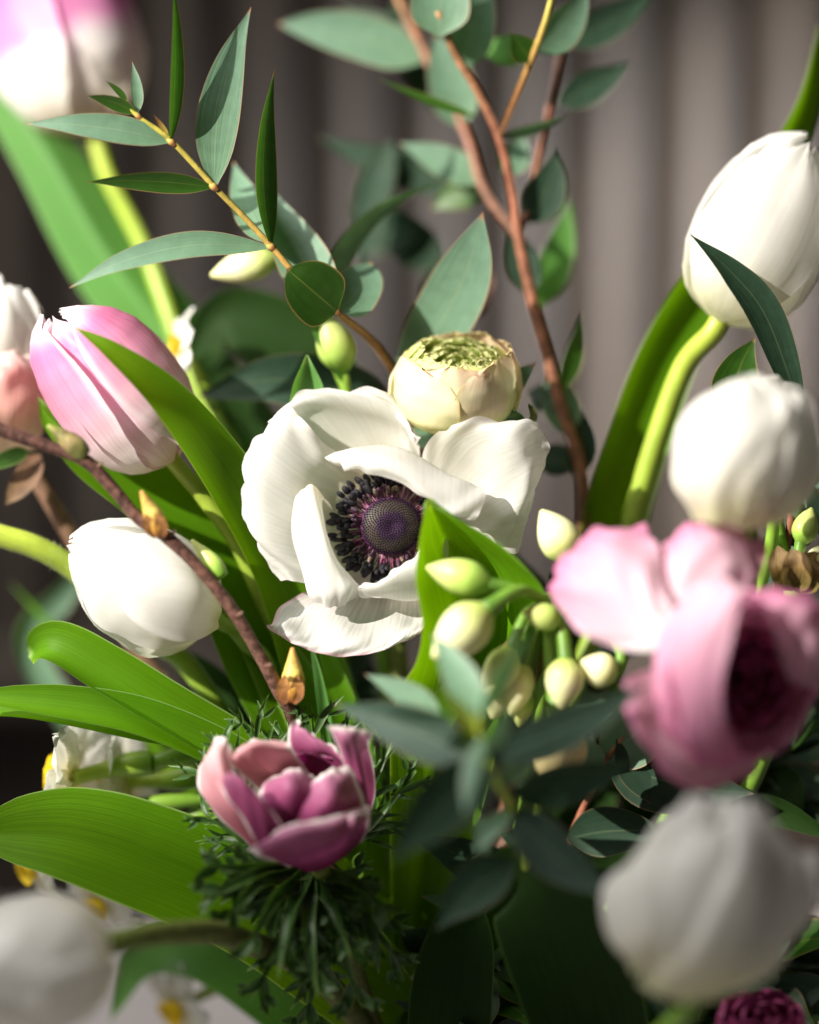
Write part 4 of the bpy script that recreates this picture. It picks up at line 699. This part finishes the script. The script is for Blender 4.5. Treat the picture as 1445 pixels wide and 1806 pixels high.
for ring, (rad, n_, L, hf, m_, off) in enumerate(((152, 4, 100, 50, 'ran_pink', 20), (138, 4, 118, 56, 'ran_pink', 70), (112, 4, 128, 58, 'ran_pink', 5), (88, 4, 122, 60, 'ran_dark', 40), (68, 4, 112, 60, 'ran_dark', 10), (46, 4, 104, 62, 'ran_dark', 55), (26, 3, 96, 74, 'ran_dark', 20))):
    for k in range(n_):
        cup_petal(t, KB, KA, KX, KY, R(360 / n_ * k + off), rad, L * (1 + .10 * math.sin(k * 2.3 + ring)), R(hf), m_, prof=KP, pw=([0, .2, .5, .8, .93, 1], [.5, .85, 1, .95, .7, .25]), seed=300 + ring * 10 + k, wr=4, edge=5, nv=20, nu=17, groove=0, tuck=.03, tipflare=.03 if ring < 3 else 0)
stem(t, 'stem_green', [(1255, 1195, -4.4), (1225, 1240, -1.5), (1160, 1380, 4.6), (900, 1700, 4.6)], [14, 14, 15, 15, 15, 15])

# ------------------------------------------------------------------ white and salmon flower at the edge
t = thing('anemone', 'white and salmon flower on a fuzzy brown stem beside the pink tulip', 'flower', (10, 800, 3.5))
patch('petal', [[(-30, 740, 3.6), (10, 730, 3.6), (45, 720, 3.6)], [(-50, 640, 3), (10, 620, 2.6), (62, 640, 3.2)], [(-50, 560, 2.8), (10, 550, 2.4), (75, 580, 3)], [(-40, 520, 3), (5, 503, 2.8), (52, 515, 3), ][:3], [(-30, 505, 3.2), (12, 500, 3.1), (82, 555, 3.3)]], 'anemone_white', t, 30, 30, 5, 3, 6)
patch('petal', [[(-40, 810, 3.4), (20, 800, 3.4), (60, 795, 3.6)], [(-50, 740, 2.4), (10, 735, 2.0), (78, 745, 2.8)], [(-50, 680, 2.2), (20, 660, 1.9), (92, 690, 2.8)], [(-40, 640, 2.5), (15, 622, 2.4), (84, 628, 3.0)]], 'salmon', t, 30, 30, 5, 8, 5)
ribbon('sepal', t, 'stem_brown', [(70, 800, 3), (40, 850, 2.6), (10, 890, 2.6)], 44, shape=OVAL)
ribbon('sepal', t, 'feather', [(50, 795, 2.6), (10, 810, 2.2), (-30, 830, 2)], 30, shape=OVAL)
stem(t, 'stem_brown', [(40, 800, 3.6), (80, 870, 3.6), (135, 960, 4), (255, 1165, 4.4), (370, 1300, 4.6), (520, 1600, 5)], [13, 15, 16, 16, 16, 15, 15, 15])

# ------------------------------------------------------------------ budding twig
t = thing('twig', 'brown budding twig running past the white tulip to the mauve anemone', 'branch', (560, 1400, 1))
stem(t, 'bark', [(-60, 738, -2), (0, 758, -1.9), (75, 784, -1.8), (150, 812, -1.7), (200, 862, -1.6), (245, 915, -1.6), (292, 945, -1.6), (350, 1000, -1.5), (410, 1075, -1.3), (455, 1150, -1), (490, 1215, -.7), (520, 1280, 0), (570, 1500, 2)], [11, 12, 11.5, 12, 11, 11, 12, 11, 11.5, 11, 12, 12, 13, 13, 13], n=14, knob=.10, seed=2)
def twig_bud(base, tip, hw, mat='twig_bud', sc=True):
    b = np.array(base, float); e_ = np.array(tip, float); mid = (b + e_) / 2 + [hw * .15, 0, 0]
    o = tube('bud', t, mat, [b, mid, e_], [hw * .75, hw, hw * .98, hw * .75, hw * .45, hw * .16], n=12, nv=22, knob=.05)
    if sc:
        for k, s_ in enumerate((-.8, .7)): ribbon('scale', o, 'bud_scale', [b + [s_ * hw * .5, 4, -hw / CM * .7], b + (e_ - b) * .25 + [s_ * hw * .75, 0, -hw / CM * .95], b + (e_ - b) * .5 + [s_ * hw * .6, 0, -hw / CM * .9]], hw * 1.2, shape=OVAL, nv=10, nu=5)
    return o
twig_bud((282, 944, -1.7), (249, 866, -2), 19)
twig_bud((392, 1018, -1.2), (338, 952, -1), 17, 'bud_green', False)
twig_bud((512, 1238, -.8), (516, 1142, -1), 22)
twig_bud((150, 804, -1.7), (84, 750, -1.9), 20, 'leaf_bud', False)
ribbon('bud_leaf', t, 'tulip_leaf', [(150, 800, -1.6), (110, 775, -1.5), (80, 740, -1.4), (68, 700, -1.3)], 26, shape=LANCE, roll=20)
for px, py, dx, dy in ((170, 826, 10, -9), (298, 946, 12, -10), (420, 1086, 8, -6), (30, 768, 5, 12), (470, 1175, 9, -3)):
    tube('leaf_scar', t, 'bark', [(px, py, -1.7), (px + dx, py + dy, -1.9)], [6, 2.5], n=6, nv=4)

# fuzzy stems
def hairs(parent, path, r, n, ln, seed):
    rg = np.random.default_rng(seed); c = spline(Q(path), 200); V, F = [], []
    T = nrm(np.gradient(c, axis=0))
    for k in range(n):
        i = rg.integers(2, 197); d = nrm(np.cross(T[i], rg.normal(size=3))); p = c[i] + d * r * .95; e_ = p + d * ln * rg.uniform(.5, 1.2) + T[i] * rg.uniform(-3, 3); s_ = nrm(np.cross(d, T[i])) * .35; b = len(V)
        V += [p + s_, p - s_, e_, p + T[i] * .35]; F += [[b, b + 1, b + 2], [b + 1, b + 3, b + 2], [b + 3, b, b + 2]]
    o = mesh('fuzz', V, F, 'hair', parent, np.zeros((len(V), 2)), smooth=False); o['kind'] = 'stuff'
t = thing('flower_stem', 'fuzzy yellow green stem reaching in behind the white tulip', 'stem', (600, 1500, 3))
pa = [(-80, 925, 1.2), (0, 945, 1.4), (70, 968, 1.6), (140, 1012, 2), (260, 1120, 2.6), (400, 1280, 3)]
so = stem(t, 'stem_yellow', pa, [21, 21, 21, 20, 19, 18, 17, 17]); hairs(so, pa, 20, 900, 7, 1)

# ------------------------------------------------------------------ narcissus
def bud(t, base, tip, hw, mat='bud', ped=None, pm='stem_green', pr=9):
    b = np.array(base, float); e_ = np.array(tip, float)
    o = tube('bud', t, mat, [b, (b + e_) / 2, e_], [hw * .32, hw * .72, hw * .96, hw, hw * .93, hw * .74, hw * .46, hw * .10], n=14, nv=26)
    d = e_ - b; s_ = np.array([-d[1], d[0], 0]) / (math.hypot(d[0], d[1]) + 1e-6)
    if ped: tube('pedicel', t, pm, list(ped) + [tuple(b + d * .06)], [pr * .9, pr, hw * .42 if hw * .42 > pr else pr], n=10, nv=24)
    return o
t = thing('narcissus', 'narcissus umbel of pale green buds drooping beside the pink ranunculus', 'flower', (960, 1060, -1.5))
HB = (968, 1062, -1.8)
stem(t, 'stem_green', [(968, 1052, -1.8), (965, 1120, -1), (940, 1350, 1), (880, 1650, 3)], [13, 14, 15, 15, 15, 15])
bud(t, (1012, 990, -1.6), (955, 900, -1.4), 37, 'bud', [HB, (1000, 1040, -1.8)])
bud(t, (868, 1032, -2.6), (752, 1000, -2.4), 33, 'bud_green', [HB, (920, 1042, -2.4)])
bud(t, (862, 1072, -3.4), (764, 1160, -3.6), 45, 'bud', [HB, (915, 1042, -2.8)], pr=11)
bud(t, (990, 1096, -2.2), (922, 1078, -2.6), 25, 'bud_green', [HB, (1000, 1080, -1.9)])
bud(t, (905, 1140, -2.2), (858, 1235, -2.4), 32, 'bud', [HB, (930, 1080, -2)])
bud(t, (925, 1170, -1.8), (902, 1262, -2), 28, 'bud', [HB, (945, 1110, -1.8)])
bud(t, (895, 1190, -1.6), (868, 1268, -1.6), 30, 'bud', [HB, (925, 1120, -1.6)])
bud(t, (1000, 1160, -2.4), (990, 1250, -2.6), 35, 'bud', [HB, (990, 1105, -2.2)], pr=11)
bud(t, (1085, 1195, -2), (1026, 1165, -2.4), 32, 'bud', [HB, (1040, 1085, -1.8), (1095, 1150, -1.8)])
bud(t, (985, 1272, -2.4), (968, 1385, -2.6), 42, 'bud_tan', [HB, (968, 1150, -2)], pr=10)
bud(t, (1000, 1285, -2.0), (1008, 1372, -2.0), 34, 'bud_tan', [HB, (975, 1160, -1.6)], pr=10)
bud(t, (925, 1210, -1.4), (915, 1282, -1.4), 22, 'bud_green', [HB, (950, 1130, -1.6)])
ribbon('spathe', t, 'spathe', [(968, 1066, -1.6), (925, 1120, -1.2), (870, 1180, -1.0), (838, 1240, -1)], 36, shape=OVAL, roll=30, wave=4)
ribbon('spathe', t, 'spathe', [(968, 1066, -1.6), (960, 1140, -1.2), (945, 1210, -1.0)], 30, shape=OVAL, roll=40, wave=4)
ribbon('leaf', t, 'tulip_leaf', [(720, 1340, -1), (745, 1300, -1.4), (785, 1240, -1.4), (800, 1190, -1.2)], 70, shape=OVAL, roll=10)

t = thing('narcissus', 'two green narcissus buds rising beneath the round eucalyptus leaf', 'flower', (620, 900, 3))
stem(t, 'stem_green', [(606, 660, 2.6), (640, 900, 3.4), (690, 1300, 4.5)], [10, 12, 13, 13, 13])
bud(t, (608, 655, 2.6), (572, 552, 2.2), 34, 'bud_green', None)
bud(t, (492, 452, 3.2), (372, 486, 3.2), 31, 'bud', [(606, 680, 2.8), (570, 590, 3), (520, 500, 3.2)], pr=9)
ribbon('spathe', t, 'tulip_leaf_pale', [(612, 680, 2.6), (590, 630, 2.2), (560, 580, 2.1), (552, 556, 2.1)], 30, shape=OVAL, roll=20)

def nar_flower(t, c, face, size, seed, cor=.30, back=None):
    rg = np.random.default_rng(seed); c = Q([c])[0]; A, X, Y = frame_of(face)
    for k in range(6):
        a = R(60 * k + rg.uniform(-7, 7)); d = X * math.cos(a) + Y * math.sin(a); s_ = np.cross(A, d); nv, nu = 16, 11
        tt = np.linspace(0, 1, nv)[:, None]; u = np.linspace(-1, 1, nu)[None]; L = size * rg.uniform(.92, 1.05) * (1 if k % 2 else .94)
        w = np.interp(tt, [0, .15, .45, .7, .88, 1], [.22, .55, 1, .92, .58, .06]) * size * .40
        hh = size * (.10 * np.sin(tt * 2.4) - rg.uniform(-.05, .30) * tt**2) + wrinkle(nv, nu, size * .035, seed * 9 + k, edge=size * .03) - .22 * w * u**2 * rg.uniform(-.6, 1.2)
        g = c + (tt * L * np.ones_like(u))[..., None] * d + (w * u)[..., None] * s_ + hh[..., None] * A
        mesh('petal', g.reshape(-1, 3), grid_faces(nv, nu), 'narcissus', t, grid_uv(nv, nu))
    nv, nu = 8, 24; tt = np.linspace(0, 1, nv)[:, None]; th = np.linspace(0, 2 * math.pi, nu, endpoint=False)[None]
    r_ = size * cor * (.45 + .55 * tt**.7) * (1 + .06 * np.sin(th * 9 + seed) * tt); g = c + (tt * size * .26 + size * .04)[..., None] * A * np.ones((1, nu, 1)) + (r_ * np.cos(th))[..., None] * X + (r_ * np.sin(th))[..., None] * Y
    mesh('corona', g.reshape(-1, 3), grid_faces(nv, nu, True), 'corona', t, np.stack(np.broadcast_arrays(np.linspace(0, 1, nu)[None], tt), -1).reshape(-1, 2))
    if back is not None:
        cc = c.copy(); cc[2] /= CM; tube('flower_tube', t, 'stem_yellow', [tuple(cc), back[0], back[1]], [size * .10, size * .11, size * .17, size * .16], n=10, nv=18)
t = thing('narcissus', 'cluster of white narcissus with yellow cups pointing away above the broad leaf', 'flower', (380, 1370, 2))
nar_flower(t, (130, 1372, 1.8), (-.72, -.05, .30), 138, 1, back=((210, 1352, 2.0), (270, 1344, 2)))
nar_flower(t, (225, 1378, 3.4), (-.70, .1, .30), 132, 2, back=((300, 1375, 3), (350, 1368, 2.8)))
nar_flower(t, (60, 1530, 3.0), (-.7, .4, -.3), 80, 4, back=((230, 1480, 3), (330, 1450, 2.8)))
nar_flower(t, (180, 1590, 4.0), (-.5, .6, -.3), 84, 5, back=((270, 1500, 3.6), (350, 1440, 3)))
for a, b, c_, r_ in (((268, 1345, 2), (330, 1332, 2), (420, 1345, 2.4), 14), ((345, 1370, 2.8), (400, 1375, 2.8), (460, 1400, 3), 14), ((330, 1450, 2.8), (390, 1420, 2.8), (450, 1420, 3), 14), ((350, 1440, 3), (400, 1430, 3), (460, 1420, 3), 12), ((240, 1420, 2.4), (330, 1412, 2.4), (440, 1412, 2.8), 12)):
    tube('pedicel', t, 'stem_green', [a, b, c_], [r_ * 1.1, r_ * 1.2, r_ * .8, r_ * .7], nv=24)
bud(t, (330, 1475, 2.4), (260, 1500, 2.4), 22, 'bud_green', [(450, 1420, 3), (400, 1440, 2.6)])
stem(t, 'stem_green', [(430, 1400, 2.8), (500, 1480, 3), (600, 1750, 4)], [13, 14, 14, 14, 14])

t = thing('narcissus', 'single white narcissus with a yellow cup behind the pink tulip', 'flower', (330, 620, 4))
nar_flower(t, (322, 612, 4.2), (-.75, -.1, -.1), 74, 7, back=((350, 660, 4.4), (380, 720, 4.6)))
stem(t, 'stem_green', [(378, 715, 4.6), (430, 850, 5), (560, 1200, 5.5)], [10, 11, 12, 12, 12])
t = thing('narcissus', 'white narcissus peeping over the top of a white tulip', 'flower', (1330, 700, -1))
nar_flower(t, (1335, 712, -1.2), (-.35, -.65, .55), 92, 9, back=((1350, 770, -1.2), (1360, 860, -1)))
stem(t, 'stem_green', [(1360, 850, -1), (1350, 1000, 0), (1200, 1400, 2)], [10, 12, 12, 13, 13])
t = thing('narcissus', 'white narcissus hanging low over the pale table top', 'flower', (420, 1720, 6))
nar_flower(t, (318, 1775, 6), (-.6, .5, -.3), 96, 12, back=((380, 1742, 6), (420, 1715, 6)))
tube('pedicel', t, 'stem_green', [(412, 1720, 6), (440, 1700, 6), (500, 1680, 5.6)], [15, 17, 10, 9], nv=20)
stem(t, 'stem_green', [(500, 1680, 5.6), (560, 1760, 5.4)], [10, 12, 13, 13])
t = thing('narcissus', 'narcissus head with a papery brown spathe next to the pink ranunculus', 'flower', (1400, 1050, 0))
stem(t, 'stem_green', [(1402, 1030, 0), (1390, 1150, .5), (1250, 1500, 2)], [20, 18, 16, 15, 15])
for k, (a, b, c_, w) in enumerate((((1400, 1040, -.6), (1380, 1000, -.9), (1372, 962, -.6), 50), ((1410, 1045, -.6), (1425, 1005, -.9), (1450, 975, -.7), 60), ((1400, 1042, -.5), (1405, 1000, -1.1), (1395, 968, -.9), 54))):
    ribbon('spathe', t, 'spathe', [a, b, c_], w, shape=OVAL, wave=5, seed=k, cup=.5)
tube('pedicel', t, 'stem_green', [(1405, 1010, -.2), (1410, 950, -.2), (1412, 890, 0)], [9, 8, 8], nv=14)
tube('pedicel', t, 'stem_green', [(1390, 1010, 0), (1375, 960, .2), (1366, 900, .4)], [14, 15, 14], nv=14)
bud(t, (1412, 960, -.4), (1432, 895, -.3), 24, 'bud_green', [(1405, 1010, -.2), (1408, 985, -.4)])
bud(t, (1430, 1010, -.5), (1455, 960, -.4), 22, 'bud', None)

# ------------------------------------------------------------------ foliage packed into the heart of the bouquet
rg = np.random.default_rng(77)
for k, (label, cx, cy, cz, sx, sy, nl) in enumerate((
        ('shadowed eucalyptus foliage packed under the mauve anemone and the darkened eucalyptus tip', 800, 1600, 3.4, 150, 170, 30), ('shadowed eucalyptus foliage packed behind the shaded large tulip', 1180, 1620, 3.2, 190, 170, 40),
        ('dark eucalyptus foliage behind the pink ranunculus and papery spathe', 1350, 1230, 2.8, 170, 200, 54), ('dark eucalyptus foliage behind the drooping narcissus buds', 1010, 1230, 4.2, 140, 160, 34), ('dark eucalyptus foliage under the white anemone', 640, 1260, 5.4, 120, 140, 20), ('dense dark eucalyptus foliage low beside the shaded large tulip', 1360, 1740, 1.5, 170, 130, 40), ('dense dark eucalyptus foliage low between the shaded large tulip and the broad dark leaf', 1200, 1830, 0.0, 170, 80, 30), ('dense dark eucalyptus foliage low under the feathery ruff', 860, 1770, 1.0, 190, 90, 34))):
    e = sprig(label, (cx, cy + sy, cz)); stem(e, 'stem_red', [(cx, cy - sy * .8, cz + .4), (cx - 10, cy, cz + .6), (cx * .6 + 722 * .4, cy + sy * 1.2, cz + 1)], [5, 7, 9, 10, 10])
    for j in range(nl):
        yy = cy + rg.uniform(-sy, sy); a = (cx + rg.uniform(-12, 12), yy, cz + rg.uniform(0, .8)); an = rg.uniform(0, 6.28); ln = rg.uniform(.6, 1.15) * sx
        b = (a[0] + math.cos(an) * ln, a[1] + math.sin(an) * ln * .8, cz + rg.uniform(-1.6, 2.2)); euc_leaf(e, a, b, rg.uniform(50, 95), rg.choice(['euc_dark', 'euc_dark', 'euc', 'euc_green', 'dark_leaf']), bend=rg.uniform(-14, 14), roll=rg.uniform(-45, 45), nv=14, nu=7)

t = thing('ranunculus', 'magenta flower coloured dark for deep shade low beneath the large shaded tulip', 'flower', (1345, 1850, -3))
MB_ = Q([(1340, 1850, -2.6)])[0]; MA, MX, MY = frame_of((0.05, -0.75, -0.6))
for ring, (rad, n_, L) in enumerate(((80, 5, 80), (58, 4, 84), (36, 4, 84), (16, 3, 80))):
    for k in range(n_): cup_petal(t, MB_, MA, MX, MY, R(360 / n_ * k + ring * 33), rad, L, R(52), 'ran_dark', prof=KP, pw=([0, .2, .5, .8, .93, 1], [.5, .85, 1, .95, .7, .25]), seed=500 + ring * 10 + k, wr=3, edge=4, nv=16, nu=13, groove=0)  # petals take the darker crimson, so the shade sits in their colour
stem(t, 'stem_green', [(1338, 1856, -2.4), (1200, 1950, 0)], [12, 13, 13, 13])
